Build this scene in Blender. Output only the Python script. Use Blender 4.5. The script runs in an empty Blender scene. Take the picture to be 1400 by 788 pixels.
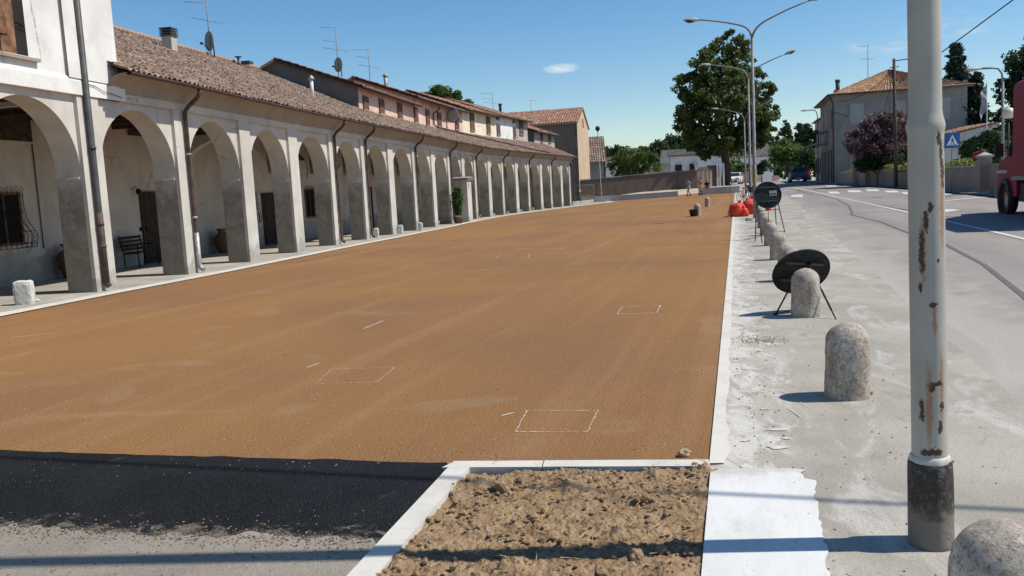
import bpy, math, random
import numpy as np
from mathutils import Vector, noise as mnoise
random.seed(7); RNG = np.random.RandomState(7)
R = math.radians
scene = bpy.context.scene
COL = scene.collection

# ------------------------------------------------------------------ camera model
CF, CP, CR, CH = 1157.4, 0.11305, -0.05238, 1.6
FW = np.array([0, math.cos(CP), -math.sin(CP)]); UP0 = np.array([0, math.sin(CP), math.cos(CP)]); RT0 = np.array([1., 0, 0])
RT = math.cos(CR)*RT0 + math.sin(CR)*UP0; UPV = -math.sin(CR)*RT0 + math.cos(CR)*UP0
def ray(x, y): return (x-700)/CF*RT - (y-394)/CF*UPV + FW
def ss(t): t = min(1, max(0, t)); return t*t*(3-2*t)
RISE = [(-50, 0), (18, 0), (30, .12), (42, .32), (55, .6), (68, .85), (80, .93), (96, 1.0), (110, 1.1), (4000, 1.1)]
def interp(tab, v):
    if v <= tab[0][0]: return tab[0][1]
    for (a, p), (b, q) in zip(tab, tab[1:]):
        if v <= b: return p+(q-p)*(v-a)/(b-a)
    return tab[-1][1]
AX, AY = .26, .9656                       # street direction
def kerbx(y): return -.178+.2693*y
def sd(x, y): return (x+.178)*AY - y*AX   # metres right of the kerb line
def gz(x, y):
    r = interp(RISE, y)
    if r == 0: return 0.
    s = sd(x, y)
    b = .3*ss((s+17)/17) + .7*ss(s/4.5)
    b = b+(1-b)*ss((y-89)/7)*ss((s+22)/14)
    return r*b
def gp(px, py):
    d = ray(px, py); z = 0
    for _ in range(40):
        t = (z-CH)/d[2]; z = .5*z+.5*gz(d[0]*t, d[1]*t)
    return float(d[0]*t), float(d[1]*t), gz(d[0]*t, d[1]*t)
def at(px, py, Y):
    d = ray(px, py); t = Y/d[1]; return Vector((d[0]*t, Y, CH+d[2]*t))

# ------------------------------------------------------------------ objects
def tag(o, label=None, cat=None, group=None, kind=None):
    if label: o['label'] = label
    if cat: o['category'] = cat
    if group: o['group'] = group
    if kind: o['kind'] = kind
    return o
def thing(name, label, cat, loc=(0, 0, 0), rz=0, group=None):
    o = bpy.data.objects.new(name, None); COL.objects.link(o)
    o.location = loc; o.rotation_euler = (0, 0, rz); o.empty_display_size = .2
    return tag(o, label, cat, group)
def dup(root, loc, rz=None, label=None):
    r = root.copy(); COL.objects.link(r); r.location = loc
    if rz is not None: r.rotation_euler = (0, 0, rz)
    if label: r['label'] = label
    for ch in list(root.children):
        c = ch.copy(); COL.objects.link(c); c.parent = r
        for g in ch.children:
            d = g.copy(); COL.objects.link(d); d.parent = c
    return r

class MB:
    """collects primitives for ONE mesh object"""
    def __init__(s): s.v = []; s.f = []; s.uv = None; s.sm = []
    def add(s, vs, fs, smooth=False):
        b = len(s.v); s.v += [tuple(map(float, p)) for p in vs]
        s.f += [tuple(b+i for i in f) for f in fs]; s.sm += [smooth]*len(fs); return s
    def box(s, c, h, rz=0, rx=0, ry=0):
        vs = []
        for z in (-1, 1):
            for x, y in ((-1, -1), (1, -1), (1, 1), (-1, 1)):
                p = Vector((x*h[0], y*h[1], z*h[2]))
                if rx: p = Vector((p.x, p.y*math.cos(rx)-p.z*math.sin(rx), p.y*math.sin(rx)+p.z*math.cos(rx)))
                if ry: p = Vector((p.x*math.cos(ry)+p.z*math.sin(ry), p.y, -p.x*math.sin(ry)+p.z*math.cos(ry)))
                if rz: p = Vector((p.x*math.cos(rz)-p.y*math.sin(rz), p.x*math.sin(rz)+p.y*math.cos(rz), p.z))
                vs.append((p.x+c[0], p.y+c[1], p.z+c[2]))
        return s.add(vs, [(3, 2, 1, 0), (4, 5, 6, 7), (0, 1, 5, 4), (1, 2, 6, 5), (2, 3, 7, 6), (3, 0, 4, 7)])
    def hexa(s, b, t):
        """b,t: 4 points each"""
        return s.add(list(b)+list(t), [(3, 2, 1, 0), (4, 5, 6, 7), (0, 1, 5, 4), (1, 2, 6, 5), (2, 3, 7, 6), (3, 0, 4, 7)])
    def tube(s, pts, r, n=8, caps=True):
        pts = [Vector(p) for p in pts]; rs = r if isinstance(r, (list, tuple)) else [r]*len(pts)
        vs = []; fs = []; up = Vector((0, 0, 1))
        prev = None
        for i, p in enumerate(pts):
            d = (pts[min(i+1, len(pts)-1)]-pts[max(i-1, 0)]).normalized()
            if prev is None:
                a = d.cross(up)
                if a.length < .05: a = d.cross(Vector((1, 0, 0)))
            else: a = prev - d*prev.dot(d)
            a.normalize(); prev = a; b = d.cross(a)
            for k in range(n):
                t = 2*math.pi*k/n; vs.append(p+(a*math.cos(t)+b*math.sin(t))*rs[i])
        for i in range(len(pts)-1):
            for k in range(n):
                k2 = (k+1) % n; fs.append((i*n+k, i*n+k2, (i+1)*n+k2, (i+1)*n+k))
        if caps: fs += [tuple(range(n)), tuple(range((len(pts)-1)*n, len(pts)*n))[::-1]]
        return s.add(vs, fs, True)
    def lathe(s, prof, c=(0, 0, 0), n=16, axis='z', jit=0, seed=0):
        vs = []; fs = []
        for i, (r, h) in enumerate(prof):
            for k in range(n):
                t = 2*math.pi*k/n; rr = r
                p = Vector((rr*math.cos(t), rr*math.sin(t), h))
                if jit and r > .001:
                    q = p*7+Vector((seed*3.1, seed, 0)); w = mnoise.noise(q)*.6+mnoise.noise(q*2.3)*.4+mnoise.noise(q*6)*.25
                    p = Vector((p.x*(1+jit*w/max(r, .02)), p.y*(1+jit*w/max(r, .02)), p.z+jit*.4*w*(h > .05)))
                if axis == 'x': p = Vector((p.z, p.x, p.y))
                if axis == 'y': p = Vector((p.x, p.z, p.y))
                vs.append((p.x+c[0], p.y+c[1], p.z+c[2]))
        for i in range(len(prof)-1):
            for k in range(n):
                k2 = (k+1) % n; fs.append((i*n+k, i*n+k2, (i+1)*n+k2, (i+1)*n+k))
        fs += [tuple(range(n))[::-1], tuple(range((len(prof)-1)*n, len(prof)*n))]
        return s.add(vs, fs, True)
    def grid(s, P, smooth=False):
        """P[i][j] points"""
        m, n = len(P), len(P[0]); vs = [p for row in P for p in row]
        return s.add(vs, [(i*n+j, i*n+j+1, (i+1)*n+j+1, (i+1)*n+j) for i in range(m-1) for j in range(n-1)], smooth)
    def poly(s, pts): return s.add(pts, [tuple(range(len(pts)))])
    def prism(s, pts, vec):
        """closed outline pts extruded by vec"""
        n = len(pts); q = [Vector(p)+Vector(vec) for p in pts]
        return s.add(list(pts)+q, [tuple(range(n))[::-1], tuple(range(n, 2*n))]+[(i, (i+1) % n, n+(i+1) % n, n+i) for i in range(n)])
    def build(s, name, mat, parent=None, rel=None, fix=True):
        me = bpy.data.meshes.new(name)
        v = s.v
        if rel is not None: v = [(p[0]-rel[0], p[1]-rel[1], p[2]-rel[2]) for p in v]
        me.from_pydata(v, [], s.f); me.polygons.foreach_set('use_smooth', s.sm)
        if fix:
            import bmesh
            bm = bmesh.new(); bm.from_mesh(me); bmesh.ops.recalc_face_normals(bm, faces=bm.faces)
            bm.to_mesh(me); bm.free()
        for m in (mat if isinstance(mat, list) else [mat]): me.materials.append(m)
        o = bpy.data.objects.new(name, me); COL.objects.link(o)
        if parent: o.parent = parent
        return o
def struct(name, mb, m, label=None, kind='structure', fix=False):
    o = mb.build(name, m, fix=fix); o['kind'] = kind
    if label: tag(o, label, name.replace('_', ' '))
    return o
def np_mesh(name, V, F, mat, parent=None, uv=None, smooth=False):
    me = bpy.data.meshes.new(name); V = np.asarray(V, dtype=np.float32); F = np.asarray(F, dtype=np.int32)
    k = F.shape[1]; me.vertices.add(len(V)); me.vertices.foreach_set('co', V.ravel())
    me.loops.add(F.size); me.loops.foreach_set('vertex_index', F.ravel())
    me.polygons.add(len(F)); me.polygons.foreach_set('loop_start', np.arange(0, F.size, k, dtype=np.int32))
    me.polygons.foreach_set('loop_total', np.full(len(F), k, dtype=np.int32))
    me.polygons.foreach_set('use_smooth', np.full(len(F), smooth))
    me.update(calc_edges=True)
    if uv is not None:
        l = me.uv_layers.new(name='UVMap'); l.data.foreach_set('uv', np.asarray(uv, dtype=np.float32)[F.ravel()].ravel())
    me.materials.append(mat); me.validate()
    o = bpy.data.objects.new(name, me); COL.objects.link(o)
    if parent: o.parent = parent
    return o

# ------------------------------------------------------------------ materials
class NT:
    def __init__(s, name):
        s.m = bpy.data.materials.new(name); s.m.use_nodes = True; s.t = s.m.node_tree; s.n = s.t.nodes; s.l = s.t.links
        s.b = s.n['Principled BSDF']; s.b.inputs['Specular IOR Level'].default_value = .25
        s.g = None
    def pos(s, scale=(1, 1, 1), rz=0, obj=False):
        if obj: g = s.n.new('ShaderNodeTexCoord').outputs['Object']
        else: g = s.n.new('ShaderNodeNewGeometry').outputs['Position']
        if scale == (1, 1, 1) and not rz: return g
        mp = s.n.new('ShaderNodeMapping'); mp.inputs['Scale'].default_value = scale; 
        if rz:
            m0 = s.n.new('ShaderNodeMapping'); m0.inputs['Rotation'].default_value = (0, 0, rz); s.l.new(g, m0.inputs[0]); g = m0.outputs[0]
        s.l.new(g, mp.inputs[0]); return mp.outputs[0]
    def noise(s, sc, vec=None, det=4, ro=.55, dist=0):
        n = s.n.new('ShaderNodeTexNoise'); n.inputs['Scale'].default_value = sc; n.inputs['Detail'].default_value = det
        n.inputs['Roughness'].default_value = ro; n.inputs['Distortion'].default_value = dist
        s.l.new(vec if vec else s.pos(), n.inputs['Vector']); return n.outputs[0]
    def vor(s, sc, vec=None, feat='F1', out='Distance'):
        n = s.n.new('ShaderNodeTexVoronoi'); n.feature = feat; n.inputs['Scale'].default_value = sc
        s.l.new(vec if vec else s.pos(), n.inputs['Vector']); return n.outputs[out]
    def ramp(s, f, lo, hi, a=0., b=1.):
        n = s.n.new('ShaderNodeMapRange'); n.interpolation_type = 'SMOOTHSTEP'
        n.inputs[1].default_value = lo; n.inputs[2].default_value = hi; n.inputs[3].default_value = a; n.inputs[4].default_value = b
        s.l.new(f, n.inputs[0]); return n.outputs[0]
    def put(s, v, sock):
        if isinstance(v, (int, float)): sock.default_value = v
        elif isinstance(v, tuple): sock.default_value = v if len(v) == 4 or len(sock.default_value) == 3 else v+(1,)
        else: s.l.new(v, sock)
    def mix(s, f, a, b, mode='MIX'):
        n = s.n.new('ShaderNodeMix'); n.data_type = 'RGBA'; n.blend_type = mode
        s.put(f, n.inputs[0]); s.put(a, n.inputs[6]); s.put(b, n.inputs[7]); return n.outputs[2]
    def math(s, op, a, b=0., c=None):
        n = s.n.new('ShaderNodeMath'); n.operation = op; s.put(a, n.inputs[0]); s.put(b, n.inputs[1])
        if c is not None: s.put(c, n.inputs[2])
        return n.outputs[0]
    def sep(s, vec):
        n = s.n.new('ShaderNodeSeparateXYZ'); s.l.new(vec, n.inputs[0]); return n.outputs
    def bump(s, h, st=.3, d=.01, nrm=None):
        n = s.n.new('ShaderNodeBump'); n.inputs['Strength'].default_value = st; n.inputs['Distance'].default_value = d
        s.l.new(h, n.inputs['Height']); 
        if nrm: s.l.new(nrm, n.inputs['Normal'])
        s.l.new(n.outputs[0], s.b.inputs['Normal']); return n.outputs[0]
    def col(s, c, rough=.9, metal=0.):
        s.put(c, s.b.inputs['Base Color']); s.put(rough, s.b.inputs['Roughness']); s.b.inputs['Metallic'].default_value = metal; return s.m

def simple(name, c, rough=.7, metal=0., var=.15, sc=6, bump=0):
    n = NT(name); f = n.noise(sc, n.pos(obj=True), 5)
    c2 = tuple(x*(1-var) for x in c); c1 = tuple(min(1, x*(1+var)) for x in c)
    if bump: n.bump(n.noise(sc*6, n.pos(obj=True), 3), bump, .01)
    return n.col(n.mix(n.ramp(f, .3, .7), c2, c1), rough, metal)
ROT = -math.atan2(AX, AY)*-1   # rotate so that the mapped Y runs along the street

def m_plaza():
    n = NT('ochre_aggregate'); p = n.pos(); al = n.pos((1, .08, 1), ROT)
    c = n.mix(n.ramp(n.noise(.16, p, 4, .55, .4), .36, .66), (.290, .142, .046), (.222, .110, .049))
    c = n.mix(n.ramp(n.noise(1.6, n.pos((1, .035, 1), ROT+.03), 5, .6), .5, .72, 0, .45), c, (.36, .205, .095))        # straight pale lanes left by the roller and tyres
    c = n.mix(n.ramp(n.noise(3.2, n.pos((1, .03, 1), ROT-.02), 4, .6), .55, .72, 0, .35), c, (.20, .11, .05))
    c = n.mix(n.ramp(n.noise(.45, n.pos((1, 1, 1), .7), 3, .5, 1.6), .60, .68, 0, .22), c, (.36, .27, .17))
    c = n.mix(n.ramp(n.noise(5, p, 6, .75), .45, .72, 0, .4), c, (.22, .115, .045))
    v = n.noise(75, p, 4, .75); c = n.mix(n.ramp(v, .55, .66, 0, .6), c, (.58, .34, .15)); c = n.mix(n.ramp(v, .47, .38, 0, .8), c, (.10, .05, .02)); g2 = n.noise(22, p, 4, .8); c = n.mix(n.ramp(g2, .58, .7, 0, .4), c, (.2, .105, .05)); c = n.mix(n.ramp(g2, .42, .3, 0, .3), c, (.5, .3, .15))
    w = n.vor(38, p); c = n.mix(n.ramp(w, .09, .06, 0, .55), c, (.7, .6, .46))
    n.bump(n.math('ADD', v, g2), .8, .012); return n.col(c, .95)
def m_dust():
    n = NT('dusty_concrete'); p = n.pos(); x, y, z = n.sep(n.pos()); sl = n.math('SUBTRACT', n.math('MULTIPLY', n.math('ADD', x, .178), AY), n.math('MULTIPLY', y, AX))
    c = n.mix(n.ramp(n.noise(.8, p, 6, .6, .5), .35, .65), (.405, .370, .305), (.315, .288, .238))
    c = n.mix(n.ramp(n.noise(2.2, n.pos((1, .35, 1), ROT), 6, .65, 1), .52, .66, 0, .65), c, (.53, .50, .45))
    c = n.mix(n.ramp(n.noise(3.5, p, 6, .7, .6), .56, .7, 0, .6), c, (.22, .21, .19))
    c = n.mix(n.ramp(n.noise(12, n.pos((1, .5, 1)), 4, .7), .62, .72, 0, .6), c, (.2, .18, .155))
    k_ = n.math('SUBTRACT', n.noise(5, n.pos((1, .5, 1)), 7, .75, .6), n.math('MULTIPLY', n.math('ABSOLUTE', n.math('SUBTRACT', sl, .15)), .42)); c = n.mix(n.ramp(k_, .38, .54, 0, .8), c, (.60, .57, .51))   # cement slurry left beside the kerb
    v = n.noise(60, p, 3, .6); c = n.mix(n.ramp(v, .5, .72, 0, .35), c, (.16, .14, .12)); c = n.mix(n.ramp(n.noise(28, p, 5, .8), .6, .7, 0, .5), c, (.15, .13, .11))
    n.bump(n.math('ADD', v, n.math('MULTIPLY', n.noise(9, p, 5, .7), 1.6)), .45, .012); return n.col(c, .93)
def m_road():
    n = NT('road_asphalt'); p = n.pos()
    x, y, z = n.sep(n.pos((1, 1, 1)))
    s = n.math('SUBTRACT', n.math('MULTIPLY', n.math('ADD', x, .178), AY), n.math('MULTIPLY', y, AX))
    c = n.mix(n.ramp(n.noise(.6, n.pos((1, .12, 1), ROT), 5, .6), .35, .68), (.265, .228, .20), (.322, .28, .245))
    c = n.mix(n.ramp(n.noise(2.5, p, 6, .7), .52, .7, 0, .4), c, (.15, .135, .13))
    d = n.math('ADD', s, n.math('MULTIPLY', n.math('SUBTRACT', n.noise(.9, p, 6, .65, .6), .5), 2.6))
    c = n.mix(n.ramp(d, 3.6, 2.5), c, (.41, .37, .31))                                     # dust carried from the works
    tr = n.math('ABSOLUTE', n.math('SINE', n.math('MULTIPLY', s, 1.75))); c = n.mix(n.math('MULTIPLY', n.ramp(tr, .6, 1, 0, .3), n.noise(.8, n.pos((1, .1, 1), ROT), 4)), c, (.13, .115, .108))
    c = n.mix(n.ramp(n.noise(.33, n.pos((1, .5, 1), .4), 2, .3), .55, .57, 0, .22), c, (.15, .135, .13)); c = n.mix(n.ramp(n.noise(9, p, 5, .8), .6, .72, 0, .5), c, (.13, .12, .115))
    v = n.noise(75, p, 2, .5); c = n.mix(n.ramp(v, .5, .7, 0, .45), c, (.38, .35, .33)); c = n.mix(n.ramp(v, .48, .3, 0, .4), c, (.09, .085, .085))
    n.bump(v, .3, .006); return n.col(c, .88)
def m_black():
    n = NT('fresh_asphalt'); p = n.pos()
    v = n.vor(110, p); w = n.noise(160, p, 2)
    c = n.mix(n.ramp(n.noise(1.2, p, 5, .6, .8), .4, .7, 0, 1), (.011, .012, .014), (.019, .020, .022))
    c = n.mix(n.ramp(w, .6, .72, 0, .5), c, (.17, .165, .16))
    c = n.mix(n.ramp(n.noise(2.5, n.pos((1, .3, 1), .9), 5, .65, 1.5), .64, .74, 0, .3), c, (.2, .19, .17))
    x, y, z = n.sep(p); d = n.math('ADD', n.math('SUBTRACT', n.math('ADD', y, n.math('MULTIPLY', x, .21)), 3.73), n.math('MULTIPLY', n.math('SUBTRACT', n.noise(7, p, 7, .8, .5), .5), 1.3))
    c = n.mix(n.ramp(d, .08, -.12, 0, .8), c, (.24, .205, .16)); c = n.mix(n.ramp(n.noise(45, p, 5, .8), .58, .68, 0, .45), c, (.10, .10, .10))
    n.bump(n.math('ADD', v, n.noise(60, p, 4, .7)), 1., .012); n.b.inputs['Specular IOR Level'].default_value = .1; return n.col(c, .8)
def m_cement():
    n = NT('white_cement'); p = n.pos()
    c = n.mix(n.ramp(n.noise(3, p, 6, .65), .4, .7, 0, .8), (.60, .565, .495), (.49, .455, .395))
    c = n.mix(n.ramp(n.noise(16, p, 5, .7, .5), .62, .72, 0, .75), c, (.36, .29, .21))
    n.bump(n.noise(40, p, 4), .12, .006); return n.col(c, .8)
def m_apron():
    n = NT('white_cement_wash'); p = n.pos()
    c = n.mix(n.ramp(n.noise(2.5, n.pos((1, .4, 1), ROT), 6, .7), .4, .68), (.66, .65, .615), (.57, .56, .52))
    c = n.mix(n.ramp(n.noise(11, n.pos((1, .5, 1), .3), 6, .8, .6), .58, .72, 0, .6), c, (.40, .38, .34)); c = n.mix(n.ramp(n.noise(70, p, 4, .8), .6, .7, 0, .5), c, (.30, .27, .23))
    x, y, z = n.sep(p); c = n.mix(n.ramp(n.math('ADD', y, n.math('MULTIPLY', n.noise(9, p, 6, .75), .5)), 4.62, 4.85, 0, .8), c, (.44, .41, .36))
    n.bump(n.math('ADD', n.noise(50, p, 4), n.noise(7, n.pos((1, .3, 1)), 5)), .3, .006); return n.col(c, .85)
def m_soil():
    n = NT('dry_soil'); p = n.pos()
    c = n.mix(n.ramp(n.noise(7, p, 6, .7), .35, .7), (.235, .148, .078), (.385, .262, .150))
    c = n.mix(n.ramp(n.noise(40, p, 4, .7), .45, .7, 0, .6), c, (.36, .26, .165))
    c = n.mix(n.ramp(n.noise(90, p, 3, .6), .62, .7, 0, .5), c, (.09, .055, .03))
    n.bump(n.math('ADD', n.noise(60, p, 5, .75), n.vor(45, p)), .8, .012); return n.col(c, .97)
def m_ground():
    n = NT('grey_earth'); p = n.pos()
    c = n.mix(n.ramp(n.noise(.5, p, 6, .65), .4, .65), (.49, .42, .335), (.35, .30, .24))
    c = n.mix(n.ramp(n.noise(5, p, 6, .7), .5, .7, 0, .6), c, (.42, .38, .33))
    c = n.mix(n.ramp(n.noise(22, p, 6, .8), .54, .66, 0, .6), c, (.18, .15, .115)); c = n.mix(n.ramp(n.noise(60, p, 4, .8), .55, .66, 0, .6), c, (.55, .49, .4))
    n.bump(n.noise(26, p, 7, .8), 1., .035); return n.col(c, .95)
def m_plaster(name, c0, stain=(.25, .235, .20), damp=0., st=.5, dirt=None):
    """render coat with rain streaks, patches and a damp foot up to height `damp`"""
    n = NT(name); p = n.pos(); r = lambda k: tuple(x*k for x in c0)
    c = n.mix(n.ramp(n.noise(1.3, p, 6, .6, .5), .35, .7), c0, r(.84))
    c = n.mix(n.ramp(n.noise(2.2, n.pos((1, 1, .12)), 5, .7), .52, .75, 0, st), c, stain)     # streaks
    c = n.mix(n.ramp(n.noise(7, p, 6, .7), .55, .75, 0, st*.7), c, stain)
    ck = n.vor(.55, n.n.new('ShaderNodeVectorMath').outputs[0] if 0 else n.pos((1, 1, 1.2)), 'DISTANCE_TO_EDGE'); ck = n.math('ADD', ck, n.math('MULTIPLY', n.math('SUBTRACT', n.noise(5, p, 6, .75), .5), .10))
    c = n.mix(n.math('MULTIPLY', n.ramp(n.math('ABSOLUTE', ck), .012, .002), n.ramp(n.noise(.7, p, 2), .56, .64, 0, .6)), c, (.16, .145, .12))     # fine cracks
    c = n.mix(n.ramp(n.noise(.4, p, 3), .42, .62, 0, .22), c, stain)
    if damp:
        z = n.sep(n.pos())[2]; f = n.math('ADD', z, n.math('MULTIPLY', n.math('SUBTRACT', n.noise(1.6, p, 6, .7, .8), .5), 1.6))
        c = n.mix(n.ramp(f, damp+.12, damp-.1, 0, .62), c, n.mix(n.ramp(n.noise(3, p, 6, .7, 1), .4, .65), (.21, .195, .165), (.33, .31, .27)))
    n.bump(n.math('ADD', n.noise(35, p, 4), n.math('MULTIPLY', n.noise(4, p, 4), 2.)), .22, .012); return n.col(c, .92)
def m_jamb():
    """old grey cement patching on the reveals, fading raggedly into the plaster above the impost"""
    n = NT('grey_cement_render'); p = n.pos(); z = n.sep(p)[2]
    lo = n.mix(n.ramp(n.noise(2.2, p, 6, .7, .8), .38, .66), (.24, .21, .165), (.35, .315, .255)); lo = n.mix(n.ramp(n.noise(6, n.pos((1, 1, .5)), 6, .75, 1), .56, .66, 0, .5), lo, (.5, .47, .41))
    f = n.math('ADD', z, n.math('MULTIPLY', n.math('SUBTRACT', n.noise(1.7, p, 6, .65, .6), .5), 1.7)); c = n.mix(n.ramp(f, 1.75, 2.3, 0, .75), lo, (.52, .485, .42))
    c = n.mix(n.ramp(f, .9, .4, 0, .5), c, (.2, .185, .15)); n.bump(n.noise(25, p, 5), .25, .012); return n.col(c, .92)
def m_tiles(name, a, b, c_, lich=.4):
    """a,b,c_: three tile colours; one random tint per tile from its UV cell"""
    n = NT(name); uv = n.n.new('ShaderNodeUVMap').outputs[0]
    fl = n.n.new('ShaderNodeVectorMath'); fl.operation = 'FLOOR'; n.l.new(uv, fl.inputs[0])
    wn = n.n.new('ShaderNodeTexWhiteNoise'); wn.noise_dimensions = '2D'; n.l.new(fl.outputs[0], wn.inputs[0])
    v = wn.outputs[0]; c = n.mix(n.ramp(v, .15, .5), a, b); c = n.mix(n.ramp(v, .62, .95), c, c_)
    p = n.pos(); c = n.mix(n.ramp(n.noise(1.1, p, 5, .65), .4, .65, 0, lich), c, (.17, .145, .12))
    c = n.mix(n.ramp(n.noise(14, p, 5, .7), .52, .68, 0, lich+.15), c, (.42, .37, .31))
    c = n.mix(n.ramp(n.noise(22, p, 4, .7), .56, .72, 0, .75), c, (.06, .045, .035))
    n.bump(n.noise(30, p, 4), .3, .01); return n.col(c, .95)
def m_leaf(name, dark, light, tr=.35, sp=.3):
    n = NT(name); g = n.n.new('ShaderNodeNewGeometry'); f = g.outputs['Random Per Island']
    c = n.mix(f, dark, light); c = n.mix(n.ramp(n.noise(.45, n.pos(), 3), .4, .65, 0, .55), c, light)
    n.col(c, .5); n.b.inputs['Specular IOR Level'].default_value = sp
    tb = n.n.new('ShaderNodeBsdfTranslucent'); n.put(n.mix(.5, c, tuple(min(1, x*1.6) for x in light)), tb.inputs[0])
    ms = n.n.new('ShaderNodeMixShader'); ms.inputs[0].default_value = tr
    n.l.new(n.b.outputs[0], ms.inputs[1]); n.l.new(tb.outputs[0], ms.inputs[2]); n.l.new(ms.outputs[0], n.n['Material Output'].inputs[0])
    return n.m
def m_stone():
    n = NT('weathered_stone'); p = n.pos(obj=True)
    c = n.mix(n.ramp(n.noise(5, p, 6, .65, .5), .38, .62), (.37, .31, .25), (.50, .435, .36))
    c = n.mix(n.ramp(n.noise(16, p, 6, .8, .4), .47, .6, 0, .7), c, (.21, .17, .125))
    c = n.mix(n.ramp(n.noise(11, n.pos((1, 1, .6), .4, True), 6, .75, 1.), .56, .64, 0, .7), c, (.68, .63, .57))
    c = n.mix(n.ramp(n.noise(55, p, 4, .8), .54, .66, 0, .85), c, (.11, .08, .06)); c = n.mix(n.ramp(n.noise(80, p, 3, .8), .6, .7, 0, .6), c, (.75, .70, .62))
    n.bump(n.math('ADD', n.noise(45, p, 5, .75), n.noise(12, p, 5, .7)), .7, .012); return n.col(c, .9)
def m_pole():
    n = NT('chipped_white_paint'); p = n.pos(obj=True)
    wob = n.n.new('ShaderNodeTexNoise'); wob.inputs['Scale'].default_value = 34; wob.inputs['Detail'].default_value = 6; wob.inputs['Roughness'].default_value = .78
    n.l.new(p, wob.inputs[0]); wx, wy, wz = n.sep(wob.outputs['Color']); x, y, z = n.sep(p)
    x = n.math('ADD', x, n.math('MULTIPLY', n.math('SUBTRACT', wx, .5), .042)); z = n.math('ADD', z, n.math('MULTIPLY', n.math('SUBTRACT', wy, .5), .075))
    def blob(cx, cz, rx, rz, soft=.25):
        q = n.math('ADD', n.math('POWER', n.math('ABSOLUTE', n.math('DIVIDE', n.math('SUBTRACT', x, cx), rx)), 2.), n.math('POWER', n.math('ABSOLUTE', n.math('DIVIDE', n.math('SUBTRACT', z, cz), rz)), 2.))
        return n.ramp(q, 1+soft, 1-soft)
    def union(bl):
        o = None
        for b in bl:
            k = blob(*b); o = k if o is None else n.math('MAXIMUM', o, k)
        return o
    paint = n.mix(n.ramp(n.noise(3, p, 5), .35, .7), (.42, .405, .35), (.35, .335, .29))
    paint = n.mix(n.ramp(n.noise(30, p, 5, .7), .63, .72, 0, .6), paint, (.22, .19, .15))
    orange = union([(.035, 1.44, .011, .17, .8), (-.043, 1.27, .009, .13, .8), (-.030, .62, .012, .16, .9), (.02, .70, .009, .14, .9), (-.005, .98, .008, .06, .9)])
    c = n.mix(n.math('MULTIPLY', orange, .75), paint, (.34, .15, .05))
    rust = union([(.022, 1.72, .010, .03), (.030, 1.66, .009, .055), (.040, 1.58, .010, .06), (.054, 1.70, .005, .03), (-.018, 1.45, .009, .022), (-.032, 1.395, .007, .045), (-.047, 1.27, .007, .09),
                  (.012, 1.23, .006, .01), (-.008, 1.05, .02, .012), (.0, .715, .028, .009), (-.022, .70, .012, .012), (.02, .62, .010, .016), (-.052, .60, .006, .05), (.012, .53, .012, .026), (-.02, .425, .04, .016), (-.05, 1.12, .006, .02)])
    c = n.mix(rust, c, (.085, .048, .03))
    n.bump(n.math('SUBTRACT', n.math('MULTIPLY', n.noise(25, p, 3), .2), rust), .6, .003); return n.col(c, .55)
def m_tar():
    n = NT('tarred_sleeve'); p = n.pos(obj=True); z = n.sep(p)[2]
    f = n.math('ADD', z, n.math('MULTIPLY', n.noise(14, p, 6, .7, .5), .2))
    c = n.mix(n.ramp(f, .22, .30), (.22, .195, .16), (.06, .053, .045)); c = n.mix(n.ramp(n.noise(40, p, 6, .75), .5, .68, 0, .7), c, (.25, .22, .18))
    n.bump(n.noise(30, p, 6, .7), .9, .015); return n.col(c, .85)

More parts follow.
